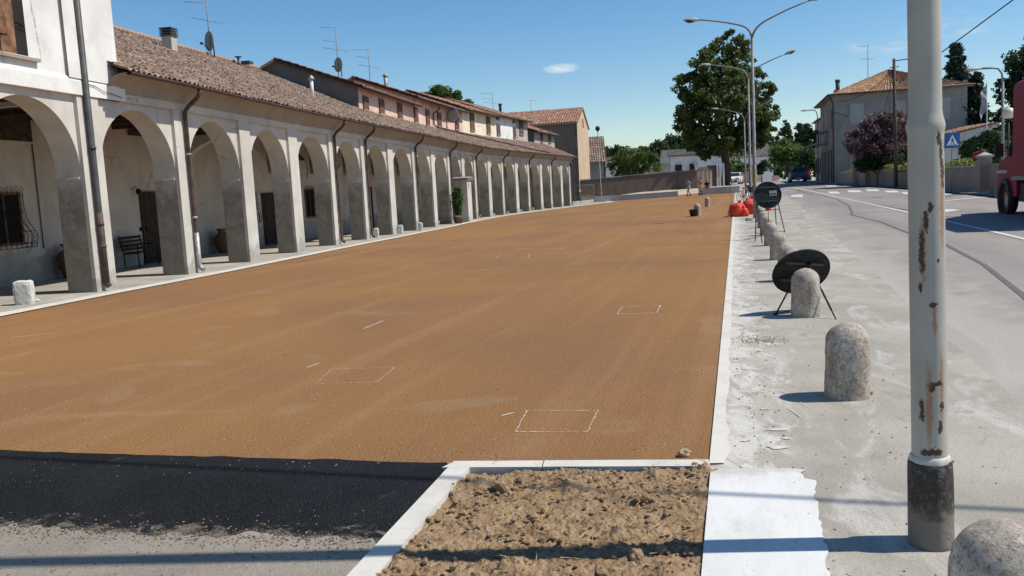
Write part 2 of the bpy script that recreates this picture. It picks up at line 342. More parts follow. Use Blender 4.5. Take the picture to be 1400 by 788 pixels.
M = dict(
    plaza=m_plaza(), dust=m_dust(), road=m_road(), black=m_black(), cement=m_cement(), apron=m_apron(), soil=m_soil(), ground=m_ground(),
    arc=m_plaster('arcade_plaster', (.61, .57, .50), damp=.35, st=.4), jamb=m_jamb(), white=m_plaster('white_plaster', (.78, .765, .72), (.45, .42, .37), st=.3),
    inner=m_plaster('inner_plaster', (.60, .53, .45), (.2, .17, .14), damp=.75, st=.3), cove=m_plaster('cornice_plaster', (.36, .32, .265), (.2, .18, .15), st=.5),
    pink=m_plaster('pink_plaster', (.74, .50, .40), (.45, .3, .24), st=.3), cream=m_plaster('cream_plaster', (.84, .74, .54), (.5, .42, .3), st=.25),
    wht=m_plaster('bright_white_plaster', (.8, .79, .77), (.5, .48, .45), st=.2), grey=m_plaster('grey_plaster', (.16, .155, .145), (.1, .095, .09), st=.5),
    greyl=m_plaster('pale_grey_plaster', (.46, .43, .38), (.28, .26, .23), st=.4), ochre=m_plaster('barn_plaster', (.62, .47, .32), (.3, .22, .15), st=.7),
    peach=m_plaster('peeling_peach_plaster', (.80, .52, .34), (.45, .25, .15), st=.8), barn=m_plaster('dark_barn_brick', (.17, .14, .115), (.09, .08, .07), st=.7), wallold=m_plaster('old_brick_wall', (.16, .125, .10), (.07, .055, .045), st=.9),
    villa=m_plaster('villa_plaster', (.315, .31, .285), (.33, .31, .28), st=.25), villas=m_plaster('villa_side_plaster', (.30, .27, .23), (.28, .25, .21), st=.35),
    gwall=m_plaster('garden_wall_render', (.33, .27, .215), (.22, .18, .15), st=.4), bluew=m_plaster('pale_concrete', (.52, .53, .53), (.35, .35, .34), st=.3),
    tile=m_tiles('old_roof_tiles', (.19, .105, .07), (.24, .155, .11), (.35, .275, .215), .48), tile2=m_tiles('red_roof_tiles', (.30, .13, .08), (.36, .18, .115), (.40, .27, .2), .3),
    tile3=m_tiles('orange_roof_tiles', (.31, .145, .075), (.36, .20, .115), (.42, .27, .165), .3), tile4=m_tiles('grey_roof_tiles', (.13, .115, .10), (.17, .15, .13), (.22, .19, .16), .3),
    mblock=simple('pale_marble', (.56, .54, .49), .85, 0, .15, 5, .5), tan=simple('tan_rock', (.46, .33, .2), .9, 0, .3, 9, .6), smear=simple('dusty_cement_smear', (.50, .475, .42), .95, 0, .25, 12), stone=m_stone(), pole=m_pole(), tar=m_tar(),
    pipe=simple('brown_downpipe', (.085, .055, .045), .55, 0, .3), pipeg=simple('grey_downpipe', (.07, .07, .068), .5, 0, .25), zinc=simple('zinc_pipe', (.33, .33, .31), .5, .4, .3, 9),
    wood=simple('brown_wood', (.21, .105, .055), .75, 0, .5, 5, .3), dwood=simple('dark_wood', (.045, .030, .022), .8, 0, .3), bwood=simple('beam_wood', (.06, .04, .028), .85, 0, .4),
    shut=simple('brown_shutter', (.15, .085, .06), .7, 0, .2), shutg=simple('grey_shutter', (.42, .42, .40), .7, 0, .1),
    iron=simple('black_iron', (.018, .017, .016), .55, .3), steel=simple('galvanised_steel', (.24, .235, .21), .6, .0, .2), lampm=simple('lamp_housing', (.36, .36, .33), .5, .0, .15),
    glass=simple('dark_glass', (.02, .025, .03), .08, 0, .1), void=simple('unlit_interior', (.012, .010, .009), .9), red=simple('red_paint', (.24, .007, .02), .55, 0, .12), grim=simple('grimy_plastic', (.03, .03, .03), .6),
    rubber=simple('tyre_rubber', (.02, .02, .02), .8), alu=simple('grey_rim', (.3, .3, .3), .4, .6), terra=simple('terracotta', (.16, .085, .06), .8, 0, .25),
    bag=None, discback=simple('sign_back', (.022, .026, .025), .75, .0, .5, 9), paintw=simple('road_paint', (.56, .55, .51), .7, 0, .12, 9), bluep=simple('blue_sign_paint', (.02, .12, .35), .4), wpaint=simple('white_sign_paint', (.8, .8, .8), .4),
    bark=simple('bark', (.09, .07, .055), .9, 0, .4, 8, .6), conc=simple('concrete', (.27, .26, .24), .9, 0, .15, 4), globe=simple('opal_glass', (.72, .66, .46), .3, 0, .05), straw=simple('straw', (.55, .42, .22), .8),
    cable_shadow=simple('painted_cable_shadow', (.135, .12, .115), .8), redp=simple('red_lamp_plastic', (.6, .05, .03), .35), yel=simple('yellow_plastic', (.62, .50, .05), .5), bluecar=simple('blue_car_paint', (.045, .11, .18), .3, .2, .05), whitecar=simple('white_car_paint', (.72, .74, .76), .25, 0, .03),  # the dark road strip colour stands for painted cable shade
    skin=simple('tanned_skin', (.33, .17, .11), .6), hair=simple('dark_hair', (.03, .02, .015), .7), blues=simple('light_blue_cloth', (.22, .33, .48), .9), khaki=simple('pale_khaki_cloth', (.42, .42, .30), .9), boot=simple('dark_boots', (.03, .03, .035), .8), dcloth=simple('dark_cloth', (.05, .035, .035), .9),
)
def m_bag():
    n = NT('orange_plastic_sack'); p = n.pos(obj=True)
    c = n.mix(n.ramp(n.noise(9, p, 4), .4, .65), (.75, .07, .02), (.62, .035, .03)); n.bump(n.noise(12, p, 3, .6, 1.5), .8, .04); return n.col(c, .38)
M['bag'] = m_bag()
LF = dict(big=m_leaf('lime_leaves', (.035, .06, .014), (.12, .15, .04)), dark=m_leaf('dark_leaves', (.018, .036, .014), (.055, .09, .03)), mid=m_leaf('green_leaves', (.04, .075, .018), (.09, .15, .035)),
          bright=m_leaf('bright_leaves', (.06, .11, .02), (.12, .18, .04)), purple=m_leaf('purple_leaves', (.06, .032, .036), (.22, .14, .14), .25), conif=m_leaf('conifer_needles', (.012, .028, .018), (.03, .055, .03), .2), pop=m_leaf('poplar_leaves', (.02, .045, .02), (.045, .08, .035)), yel=m_leaf('hedge_leaves', (.12, .16, .03), (.22, .26, .06)))

# ------------------------------------------------------------------ ground sheets
def strip(name, Ys, xl, xr, nx, zo, mat, label=None):
    m = MB(); P = []
    for y in Ys:
        a, b = xl(y), xr(y); P.append([(a+(b-a)*j/nx, y, gz(a+(b-a)*j/nx, y)+zo) for j in range(nx+1)])
    m.grid(P); return struct(name, m, mat, label)
def frange(a, b, st): n = max(1, int(round(abs((b-a)/st)))); return [a+(b-a)*i/n for i in range(n+1)]
# earth sheet out to the horizon
xs = [-3000, -1200, -500, -200, -100]+frange(-60, 120, 3)+[160, 250, 500, 1200, 3000]; ys = [-300, -80, -30]+frange(-15, 260, 2.5)+[320, 500, 900, 1800, 3500]
m = MB(); m.grid([[(x, y, gz(x, y)-.07) for x in xs] for y in ys]); struct('ground', m, M['ground'])

G = [(-10.2, 7.2), (-9.65, 10.55), (-9.1, 13.95), (-8.5, 17.3), (-7.9, 20.7), (-7.4, 24.1), (-6.9, 27.5), (-6.3, 30.8), (-5.7, 34.0), (-5.1, 37.3), (-4.4, 40.6), (-3.8, 44.0), (-3.2, 47.5), (-2.6, 50.9), (-2.0, 54.2), (-1.2, 57.5), (-0.3, 60.8), (0.7, 64.0), (1.7, 67.2), (2.8, 70.4), (3.8, 73.6), (4.9, 76.8), (5.9, 80.0), (7.0, 83.2), (8.1, 86.4)]
G = [Vector(p) for p in G]; T0 = 2      # list index of t = 0
def arcx(y): return interp([(p.y, p.x) for p in G], y) if y > 7.2 else -10.2-(7.2-y)*.16
def tan_(k):
    a = G[max(k-1, 0)]; b = G[min(k+1, len(G)-1)]; return (b-a).normalized()
def off(t, d):
    """point on the arcade front line at bay coordinate t (pillar number), d metres out to the street"""
    f = t+T0; k = max(0, min(len(G)-2, int(math.floor(f)))); w = f-k
    p = G[k].lerp(G[k+1], w); u = tan_(k).lerp(tan_(k+1), min(1, max(0, w))).normalized(); return Vector((p.x+u.y*d, p.y-u.x*d))
def tdir(t): e = off(t+.05, 0)-off(t-.05, 0); return e.normalized()
WL = [(5, .75), (13, .75), (17, .8), (20, .95), (26, 1.15), (35, 1.3), (50, 1.15), (65, 1.45), (75, 2.2), (82, 3.2), (91, 2.6)]
def plazaL(y): return arcx(y)+interp(WL, y)
YN = frange(-6, 18, 2)
# portico floor and outer walk
strip('portico_floor', frange(0, 92, 1), lambda y: arcx(y)-4.2, plazaL, 8, .0, M['dust'])
strip('white_edging', frange(5, 91, 1), lambda y: plazaL(y)-.40*(1 if y < 60 else 1.4), lambda y: plazaL(y)+.012, 1, .018, M['cement'])
def frontY(x): return 4.92-.252*(x+.39) if x < -.39 else 4.87-.149*(x+.39)
# plaza: near flat polygon, then draped strip
pts = [(kerbx(18), 18, 0.), (plazaL(18), 18, 0.)]+[(plazaL(y), y, 0.) for y in (17, 15, 13, 10, 8)]
pts += [(-9.2, frontY(-9.2), 0)]+[(x, frontY(x)+random.uniform(-.012, .012), 0.) for x in frange(-8, -.45, .12)]+[(-.39, 4.9, 0), (1.1, 4.68, 0)]
m = MB(); m.poly(pts[::-1])
P = []
for y in frange(18, 91, 1.0):
    a, b = plazaL(y), kerbx(y); P.append([(a+(b-a)*j/16, y, gz(a+(b-a)*j/16, y)) for j in range(17)])
m.grid(P); struct('plaza', m, M['plaza'])
# pavement strip and road
SL = [(-10, 1.9), (5.4, 1.95), (13, 2.25), (31, 2.9), (60, 3.1), (88, 3.1), (96, -4), (300, -4)]
SRr = [(-10, 13), (41, 11.0), (55, 9.6), (67, 7.3), (79, 7.2), (84, 8.6), (300, 8.6)]
def xs_(s, y): return kerbx(y)+s/AY
strip('pavement', frange(-6, 18, 2)+frange(19, 89, 1), lambda y: kerbx(y)-.004, lambda y: xs_(interp(SL, y)+.04, y), 8, .0, M['dust'])
strip('road', frange(-20, 18, 2)+frange(19, 150, 1)+frange(155, 300, 5), lambda y: xs_(interp(SL, y), y), lambda y: xs_(interp(SRr, y), y)-(y-110)*.0 , 16, -.002, M['road'])
strip('footway', frange(-20, 95, 1), lambda y: xs_(interp(SRr, y), y), lambda y: xs_(interp(SRr, y)+1.3, y), 2, .06, M['conc'])
# black asphalt patch
top_ = [(x, frontY(x)+random.uniform(-.01, .02), .004) for x in frange(-9, -.45, .1)]
def asb(x): return 3.85+(-.65-x)*.21 if x > -2.8 else 4.30+(-2.8-x)*.12
bot = [(x, asb(x)-.02+.07*mnoise.noise(Vector((x*1.3, 0, 0)))+.06*mnoise.noise(Vector((x*7, 3, 0)))+.03*random.uniform(-1, 1), .004) for x in frange(-.66, -9, .03)]
m = MB(); m.poly(top_+[(-.43, 4.9, .004)]+bot); struct('asphalt_patch', m, M['black'])
m = MB(); m.grid([[(-14, 1, .0015), (-1.34, 1, .0015)], [(-14, 6.4, .0015), (-.37, 4.94, .0015)]]); struct('dirt_verge', m, M['ground'])
# white kerb round the bed (real step)
def beam(m, a, b, w, h, z0=0, end=(0, 0)):
    a = Vector(a); b = Vector(b); u = (b-a).normalized(); n = Vector((u.y, -u.x))*w
    m.hexa([(a.x, a.y, z0), (b.x, b.y, z0), (b.x+n.x+u.x*end[1], b.y+n.y+u.y*end[1], z0), (a.x+n.x+u.x*end[0], a.y+n.y+u.y*end[0], z0)], [(a.x, a.y, h), (b.x, b.y, h), (b.x+n.x+u.x*end[1], b.y+n.y+u.y*end[1], h), (a.x+n.x+u.x*end[0], a.y+n.y+u.y*end[0], h)])
m = MB()
beam(m, (-.39, 4.93), (.13, 4.852), .115, .016, -.12, (-.06, 0)); beam(m, (.139, 4.851), (1.075, 4.712), .115, .017, -.12)
beam(m, (-1.12, 2.0), (-.40, 4.93), .125, .018, -.12, (0, -.1))
struct('bed_kerb', m, M['cement'])
# kerb band between plaza and pavement, ragged on the pavement side
L = []; Rr = []
for y in frange(4.66, 50, .09):
    L.append((kerbx(y)-.01, y, gz(kerbx(y), y)+.012)); w = .055+.03*mnoise.noise(Vector((0, y*1.1, 0)))+.03*mnoise.noise(Vector((5, y*5, 0)))
    Rr.append((kerbx(y)+w+.03, y, gz(kerbx(y)+w, y)+.009))
m = MB(); m.grid([[a, b] for a, b in zip(L, Rr)]); struct('kerb_band', m, M['cement'])
# white cement apron, ragged right edge
pts = [(kerbx(1.5), 1.5, .006), (kerbx(4.62), 4.62, .006)]
for i in range(36):
    t = i/35; x = 1.09+t*.47; pts.append((x+.004, 4.60-.10*t+.025*mnoise.noise(Vector((x*14, 0, 2)))+random.uniform(-.008, .008), .006))
for i in range(70):
    t = i/69; y = 4.44-t*2.9; pts.append((1.575-.88*t+.025*mnoise.noise(Vector((0, y*5, 1)))+.014*mnoise.noise(Vector((3, y*17, 1)))+random.uniform(-.006, .006)-(.05 if i < 3 else 0), y, .006))
m = MB(); m.poly(pts[::-1]); struct('cement_apron', m, M['apron'])
# white smears on the pavement beyond
def splat(m, x, y, rx, ry, rot, z, n=22):
    ps = []
    for k in range(n):
        t = 2*math.pi*k/n; r = 1+.45*mnoise.noise(Vector((math.cos(t)*1.6+x*9, math.sin(t)*1.6+y*5, 0)))+random.uniform(-.1, .1)
        a, b = rx*r*math.cos(t), ry*r*math.sin(t); ps.append((x+a*math.cos(rot)-b*math.sin(rot), y+a*math.sin(rot)+b*math.cos(rot), z))
    m.poly(ps)
m = MB()
for px, py, rx, ry, ro in [(1062, 588, .13, .012, -.1), (1062, 612, .1, .018, -.5), (1020, 603, .06, .01, .8), (1075, 600, .04, .012, .4), (1086, 565, .008, .07, 0), (1045, 560, .05, .008, .3), (1018, 505, .04, .02, 0), (1040, 480, .07, .01, .2), (1015, 385, .09, .03, .1), (1035, 374, .1, .02, .2), (1085, 545, .006, .12, .1), (1022, 640, .05, .03, 0)]:
    x, y, z = gp(px, py); splat(m, x, y, rx*.6, ry*2.2, ro*.5, .0045+random.uniform(0, .001))
struct('cement_smears', m, M['smear'])
# chalk outlines on the plaza
def chalk(name, quad, w=.011):
    m = MB(); q = [Vector(gp(*p)[:2]) for p in quad]
    for i in range(4):
        a, b = q[i], q[(i+1) % 4]; L_ = (b-a).length; u = (b-a)/L_; nn = Vector((-u.y, u.x)); s = 0
        while s < L_:
            l = random.uniform(.015, .05); e = min(L_, s+l); o = random.uniform(-.004, .004); ww = w*random.uniform(.35, 1)
            p = [a+u*s+nn*(o-ww/2), a+u*e+nn*(o-ww*.4), a+u*e+nn*(o+ww*.4), a+u*s+nn*(o+ww/2)]
            m.poly([(v.x, v.y, gz(v.x, v.y)+.004) for v in p]); s = e+random.uniform(.0, .03)
    return struct(name, m, M['cement'])
chalk('chalk_outline', [(720, 562), (818, 562), (803, 591), (705, 591)]); chalk('chalk_outline', [(851, 419.5), (903, 418), (898, 428), (844, 430)], .022)
chalk('chalk_outline', [(453, 505), (540, 503), (515, 523), (433, 525)], .009); chalk('chalk_outline', [(683, 349), (724, 347), (722, 352), (679, 354)], .02)
m = MB()
for a, b in [((497, 450), (524, 439)), ((686, 569), (702, 565)), ((420, 503), (436, 497)), ((15, 462), (75, 456)), ((795, 277), (806, 279)), ((640, 372), (690, 366))]:
    p, q = Vector(gp(*a)[:2]), Vector(gp(*b)[:2]); n_ = Vector((-(q-p).y, (q-p).x)).normalized()*.008
    m.poly([(v.x, v.y, .004) for v in (p-n_, q-n_, q+n_, p+n_)])
struct('chalk_strokes', m, M['cement'])

# soil bed with real relief
nx, ny = 190, 230; P = []
def soilh(x, y):
    v = Vector((x, y, 0)); q7 = mnoise.noise(v*6+Vector((4, 4, 0))); h = .02*mnoise.noise(v*2.5)+.045*max(0, q7-.05)+.03*abs(mnoise.noise(v*15+Vector((9, 0, 0))))*(.4+max(0, q7)*1.5)+.02*max(0, mnoise.noise(v*30))+.010*mnoise.noise(v*55)+.006*mnoise.noise(v*95)
    return h-.004
for i in range(ny+1):
    y = 2.2+(4.79-2.2)*i/ny; row = []
    for j in range(nx+1):
        u = j/nx; xl = -.98+(y-2.2)*.2457-.02; xr = kerbx(y)+.0; x = xl+(xr-xl)*u
        yy = y-.149*(x+.39)*(i/ny)*1.0
        e = min(u, 1-u)*8; row.append((x, yy, soilh(x, yy)*min(1, .4+e)-.01))
    P.append(row)
m = MB(); m.grid(P, True); struct('soil', m, M['soil'])
def rockmesh(m, c, r, seed, squash=.7, n=2):
    import bmesh
    bm = bmesh.new(); bmesh.ops.create_icosphere(bm, subdivisions=n, radius=1)
    sc = [random.uniform(.75, 1.2), random.uniform(.75, 1.2), squash*random.uniform(.8, 1.2)]; vs = []
    for v in bm.verts:
        w = 1+.38*mnoise.noise(v.co*1.6+Vector((seed, seed*.7, 0)))+.2*mnoise.noise(v.co*4+Vector((0, seed, 0)))
        vs.append((c[0]+v.co.x*r*sc[0]*w, c[1]+v.co.y*r*sc[1]*w, c[2]+v.co.z*r*sc[2]*w))
    m.add(vs, [tuple(v.index for v in f.verts) for f in bm.faces], False); bm.free()
m = MB()
for k in range(1900):
    y = random.uniform(2.9, 4.66); xl = -.66+(y-3.5)*.2457; x = random.uniform(xl+.03, kerbx(y)-.02)
    r = .0028+.015*random.random()**5+(random.uniform(.006, .018) if random.random() < .035 else 0); rockmesh(m, (x, y, soilh(x, y)-.006+r*.3), r, k*1.7, n=1)
struct('soil_clods', m, M['soil'], 'loose crumbs and clods of brown soil in the bed', 'stuff')
m = MB()
for k in range(170):
    y = random.uniform(2.9, 4.65); xl = -.66+(y-3.5)*.2457; x = random.uniform(xl+.03, kerbx(y)-.03); a = random.uniform(0, 3.14); l = random.uniform(.015, .045); z = soilh(x, y)+.012
    m.tube([(x-l*math.cos(a), y-l*math.sin(a), z), (x+l*math.cos(a), y+l*math.sin(a), z+random.uniform(-.004, .012))], .0013, 4)
struct('straw', m, M['straw'], 'dry straw stalks lying on the soil bed', 'stuff')
for px, py, r, lab in [(688, 668, .05, 'large tan clod near the far kerb of the soil bed'), (878, 688, .034, 'dark brown clod in the right half of the soil bed'), (728, 716, .03, 'crumbling clod in the middle of the soil bed'), (870, 762, .032, 'pale clod lying in the pole shadow on the soil bed')]:
    x, y, z = gp(px, py); m = MB(); rockmesh(m, (0, 0, r*.35), r, px, .75, 3); o = m.build('clod', M['soil']); o.location = (x, y, soilh(x, y)); tag(o, lab, 'clod', 'large clods on the soil bed')
x, y, z = gp(936, 624); m = MB(); rockmesh(m, (0, 0, .018), .03, 3, .9, 3); o = m.build('rock', M['tan']); o.location = (x, y, 0); tag(o, 'single tan rock on the ochre paving beside the white kerb', 'rock')
# crumbs
m = MB()
for k in range(1700):
    if k < 420:
        y = 3.2+random.random()**2*12; s = random.uniform(.1, 1.5)
        if random.random() < .5: s = random.uniform(.12, .5)
        x = xs_(s, y)
    elif k < 620: cx, cy = gp(random.gauss(1040, 18), random.gauss(466, 3))[:2]; x, y = cx, cy
    elif k < 1500: x = random.uniform(-3.4, -.75); y = random.choice((random.uniform(3.1, 4.3), asb(x)+random.gauss(0, .07)))
    else: y = 5.0+random.random()**2*10; x = random.uniform(-5, kerbx(y))
    r = random.uniform(.002, .006)*(1+y*.06); rockmesh(m, (x, y, r*.4), r, k, n=1)
struct('gravel', m, M['soil'], 'crumbs of soil and gravel strewn over the paving', 'stuff')

m = MB()
for k in range(1300):
    x = random.uniform(-3.6, -.72); y = asb(x)+random.gauss(0, .045)-abs(random.gauss(0, .07)); r = random.uniform(.002, .0065); rockmesh(m, (x, y, r*.5), r, k, n=1)
struct('asphalt_crumbs', m, M['black'], 'black crumbs along the ragged lower edge of the fresh asphalt', 'stuff')
m = MB()
for k in range(2200):
    y = 5+random.random()**1.8*9; x = random.uniform(-4.2, kerbx(y)-.05); r = random.uniform(.0018, .0042)*(1+y*.05); rockmesh(m, (x, y, r*.4), r, k, n=1)
struct('pale_grit', m, M['tan'], 'pale grit scattered over the ochre paving', 'stuff')
# road markings
def quad(m, pts, zo=.006):
    w = [gp(*p) for p in pts]; 
    A, B, C_, D = [Vector(v[:2]) for v in w]; P = []
    for i in range(5):
        a = A.lerp(D, i/4); b = B.lerp(C_, i/4); P.append([(a.lerp(b, j/4).x, a.lerp(b, j/4).y, gz(a.lerp(b, j/4).x, a.lerp(b, j/4).y)+zo) for j in range(5)])
    m.grid(P)
def line(name, px, w, mat, zo=.008, world=False):
    c = [Vector(p) if world else Vector(gp(*p)[:2]) for p in px]; pts = []
    for a, b in zip(c, c[1:]):
        k = max(1, int((b-a).length/.6)); pts += [a.lerp(b, i/k) for i in range(k)]
    pts.append(c[-1]); m = MB(); P = []
    for i, p in enumerate(pts):
        u = (pts[min(i+1, len(pts)-1)]-pts[max(0, i-1)]).normalized(); n_ = Vector((u.y, -u.x))*w/2
        P.append([(p.x-n_.x, p.y-n_.y, gz(p.x-n_.x, p.y-n_.y)+zo), (p.x+n_.x, p.y+n_.y, gz(p.x+n_.x, p.y+n_.y)+zo)])
    m.grid(P); return struct(name, m, mat)
line('centre_line', [(1500, 352), (1400, 327), (1320, 308.5), (1240, 290.5), (1180, 277), (1140, 268.5), (1110, 262), (1085, 257)], .15, M['paintw'])
line('edge_line', [(1150, 254.5), (1195, 257.5), (1240, 261), (1290, 266.5)], .14, M['paintw'])
line('edge_line', [(1290, 275), (1357, 268.8), (1400, 265.5)], .3, M['paintw'])
for q in [[(1080, 270), (1097, 270), (1098, 266.5), (1084, 266.5)], [(1134, 265), (1149, 265), (1146, 262.3), (1132, 262.3)], [(1160, 263.2), (1178, 263.2), (1176, 260.6), (1158, 260.6)], [(1186, 261.8), (1203, 261.8), (1200, 259.2), (1183, 259.2)], [(1212, 263.5), (1230, 263.5), (1226, 261), (1209, 261)],
          [(1290, 291), (1314, 287.5), (1300, 286.2), (1286, 286.4)], [(1290, 267), (1303, 266.4), (1298, 264.3), (1288, 264.3)], [(1130, 256), (1146, 255.6), (1142, 253.6), (1128, 254)], [(1236, 266), (1256, 266), (1250, 263), (1232, 263)]]:
    m = MB(); quad(m, q, .007); struct('crossing_stripe', m, M['paintw'])
line('cable_shadow_strip', [(1104, 266), (1125, 268), (1145, 273), (1160, 281), (1165, 291), (1163, 293.5), (1205, 304), (1240, 318), (1290, 333), (1345, 362), (1400, 405), (1450, 450)], .085, M['cable_shadow'], .004)  # flat dark strips painting soft cable shadows onto the road
line('cable_shadow_strip', [(1166, 293), (1190, 290.5), (1222, 289.5)], .05, M['cable_shadow'], .004)
line('cable_shadow_strip', [(1092, 258), (1094, 261), (1085, 266), (1076, 268)], .09, M['cable_shadow'], .004)

# ------------------------------------------------------------------ roofs
def tiled(name, fn, ulen, vlen, parent, mat, tw=.21, th=.34, amp=.03, seg=6, jit=.012, seed=0):
    """real pan tile relief. fn(u, v) -> (point, normal); u along the eave, v up the slope (metres)"""
    nu = int(ulen/tw); nv = int(vlen/th); rs = np.random.RandomState(seed)
    V = []; UV = []; jt = rs.uniform(-jit, jit, (nv+1, nu+1)); jv = rs.uniform(-.04, .04, (nv+1, nu+1))
    for r in range(nv+1):
        for e in (0, 1):
            for c in range(nu*seg+1):
                tcol = min(nu-1, c//seg); u = c*tw/seg; ph = (c % seg)/seg
                v = r*th+(th*.985 if e else 0)+jv[min(r, nv), tcol]*(1-e*.0)
                v = min(max(v, 0), vlen); p, n = fn(u, v)
                h = amp*(math.cos(2*math.pi*ph))+jt[r, tcol]+(.028 if e == 0 else -.012)
                V.append(p+n*h); UV.append((u/tw+.001 if c % seg else u/tw+.02, r+.5))
    W = nu*seg+1; F = []
    for k in range(2*(nv+1)-1):
        for c in range(W-1): F.append((k*W+c, k*W+c+1, (k+1)*W+c+1, (k+1)*W+c))
    UV = np.array(UV); 
    o = np_mesh(name, [tuple(v) for v in V], F, mat, parent, None, False)
    l = o.data.uv_layers.new(name='UVMap'); F = np.array(F); cc = (np.arange(len(F)) % (W-1)); rr = np.arange(len(F))//(W-1)//2
    u = (cc//seg)+.5; uvf = np.repeat(np.stack([u, rr+.5], 1), 4, axis=0); l.data.foreach_set('uv', uvf.astype(np.float32).ravel())
    return o
def plane_roof(name, A, B, C_, D, parent, mat, tw=.25, th=.4, amp=.035, seg=4, seed=0):
    """A,B eave ends, D,C ridge ends (above A and B)"""
    A, B, C_, D = map(Vector, (A, B, C_, D)); ul = (B-A).length; vl = (((D+C_)-(A+B))*.5).length
    n = (B-A).cross(D-A).normalized(); n = n if n.z > 0 else -n
    def fn(u, v): a = A.lerp(B, min(1, u/ul)); b = D.lerp(C_, min(1, u/ul)); return a.lerp(b, min(1, v/vl)), n
    return tiled(name, fn, ul, vl, parent, mat, tw, th, amp, seg, .014, seed)
def slab(m, A, B, C_, D, t=.12):
    A, B, C_, D = map(Vector, (A, B, C_, D)); z = Vector((0, 0, t)); m.hexa([A-z, B-z, C_-z, D-z], [A, B, C_, D])

# ------------------------------------------------------------------ arcade
PW, PD, ZF, ZT = .66, .66, 3.98, 4.17      # pillar width, depth, underside of frieze, top of frieze
arc = thing('arcade_building', 'long low plastered arcade with round arches on square pillars and an old tiled lean-to roof', 'arcade', (off(9, 0).x, off(9, 0).y, 0))
AO = arc.location.copy()
def ab(mb, name, mat, parent=arc, fix=True): return mb.build(name, mat, parent, rel=AO, fix=fix)
def bayframe(i):
    a = G[i+T0]; b = G[i+T0+1]; u = (b-a); L_ = u.length; u.normalize(); return a, u, Vector((u.y, -u.x)), L_
def P3(i, s, d, z): a, u, n, L_ = bayframe(i); p = a+u*s+n*d; return (p.x, p.y, z)
def local_box(m, i, s0, s1, d0, d1, z0, z1):
    m.hexa([P3(i, s0, d0, z0), P3(i, s1, d0, z0), P3(i, s1, d1, z0), P3(i, s0, d1, z0)], [P3(i, s0, d0, z1), P3(i, s1, d0, z1), P3(i, s1, d1, z1), P3(i, s0, d1, z1)])
tall = thing('white_house', 'tall white house over the nearest arches with a brown shuttered window', 'house', (off(-.5, 0).x, off(-.5, 0).y, 0))
TO = tall.location.copy()
ZSP, AR = 2.47, None
def pillar(i, parent, org, w=PW):
    m = MB(); local_box(m, i, 0, w, -PD, 0, -.06, ZF)
    o = m.build('pillar', M['arc'], parent, rel=org)
    for a_, b_ in ((-.004, .02), (w-.02, w+.004)): m = MB(); local_box(m, i, a_, b_, -PD+.004, -.085, -.06, 2.33); m.build('jamb_render', M['jamb'], o, rel=org)
    m = MB(); local_box(m, i, -.035, .0, -.42, -.12, 2.315, 2.345); m.build('impost', M['white'], o, rel=org)
    return o
def arch(i, parent, org):
    a, u, n, L_ = bayframe(i); r = (L_-PW)/2; c = PW+r; K = 28; ztop = ZT-.01; m = MB()
    zc = 3.84-r
    for d, flip in ((-.08, 0), (-PD+.01, 1)):
        lo = [P3(i, c-r*math.cos(math.pi*k/K), d, zc+r*math.sin(math.pi*k/K)) for k in range(K+1)]; hi = [P3(i, c-r*math.cos(math.pi*k/K), d, ztop) for k in range(K+1)]
        m.grid([lo, hi])
    f = [P3(i, c-r*math.cos(math.pi*k/K), -.08, zc+r*math.sin(math.pi*k/K)) for k in range(K+1)]; b = [P3(i, c-r*math.cos(math.pi*k/K), -PD+.01, zc+r*math.sin(math.pi*k/K)) for k in range(K+1)]
    m.grid([f, b]); o = m.build('arch', M['arc'], parent, rel=org, fix=False); return o
for i in range(-2, 21):
    own = (tall, TO) if i < 1 else (arc, AO)
    pillar(i, *own)
    if i < 20: arch(i, *((tall, TO) if i < 1 else (arc, AO)))
def sweep(m, prof, ts, smooth=False):
    m.grid([[(off(t, d).x, off(t, d).y, z) for d, z in prof] for t in ts], smooth)
def TS(a, b, st=.25): return frange(a, b, st)
TE = 20.35
m = MB(); sweep(m, [(-.3, ZF+.001), (.004, ZF+.001), (.004, ZT), (-.3, ZT)], TS(1.22, TE)); ab(m, 'frieze', M['arc'], fix=False)
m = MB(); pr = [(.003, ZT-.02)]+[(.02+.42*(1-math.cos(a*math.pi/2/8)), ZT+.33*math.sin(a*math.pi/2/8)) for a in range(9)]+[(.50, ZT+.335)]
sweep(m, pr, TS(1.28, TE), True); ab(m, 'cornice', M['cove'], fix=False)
m = MB(); gp_ = [(.52+.07*math.cos(a), 4.52+.06*math.sin(a)) for a in [math.pi+math.pi*k/8 for k in range(9)]]; sweep(m, gp_+[(.575, 4.53), (.465, 4.53)], TS(1.3, TE+.05), True); ab(m, 'gutter', M['pipe'], fix=False)
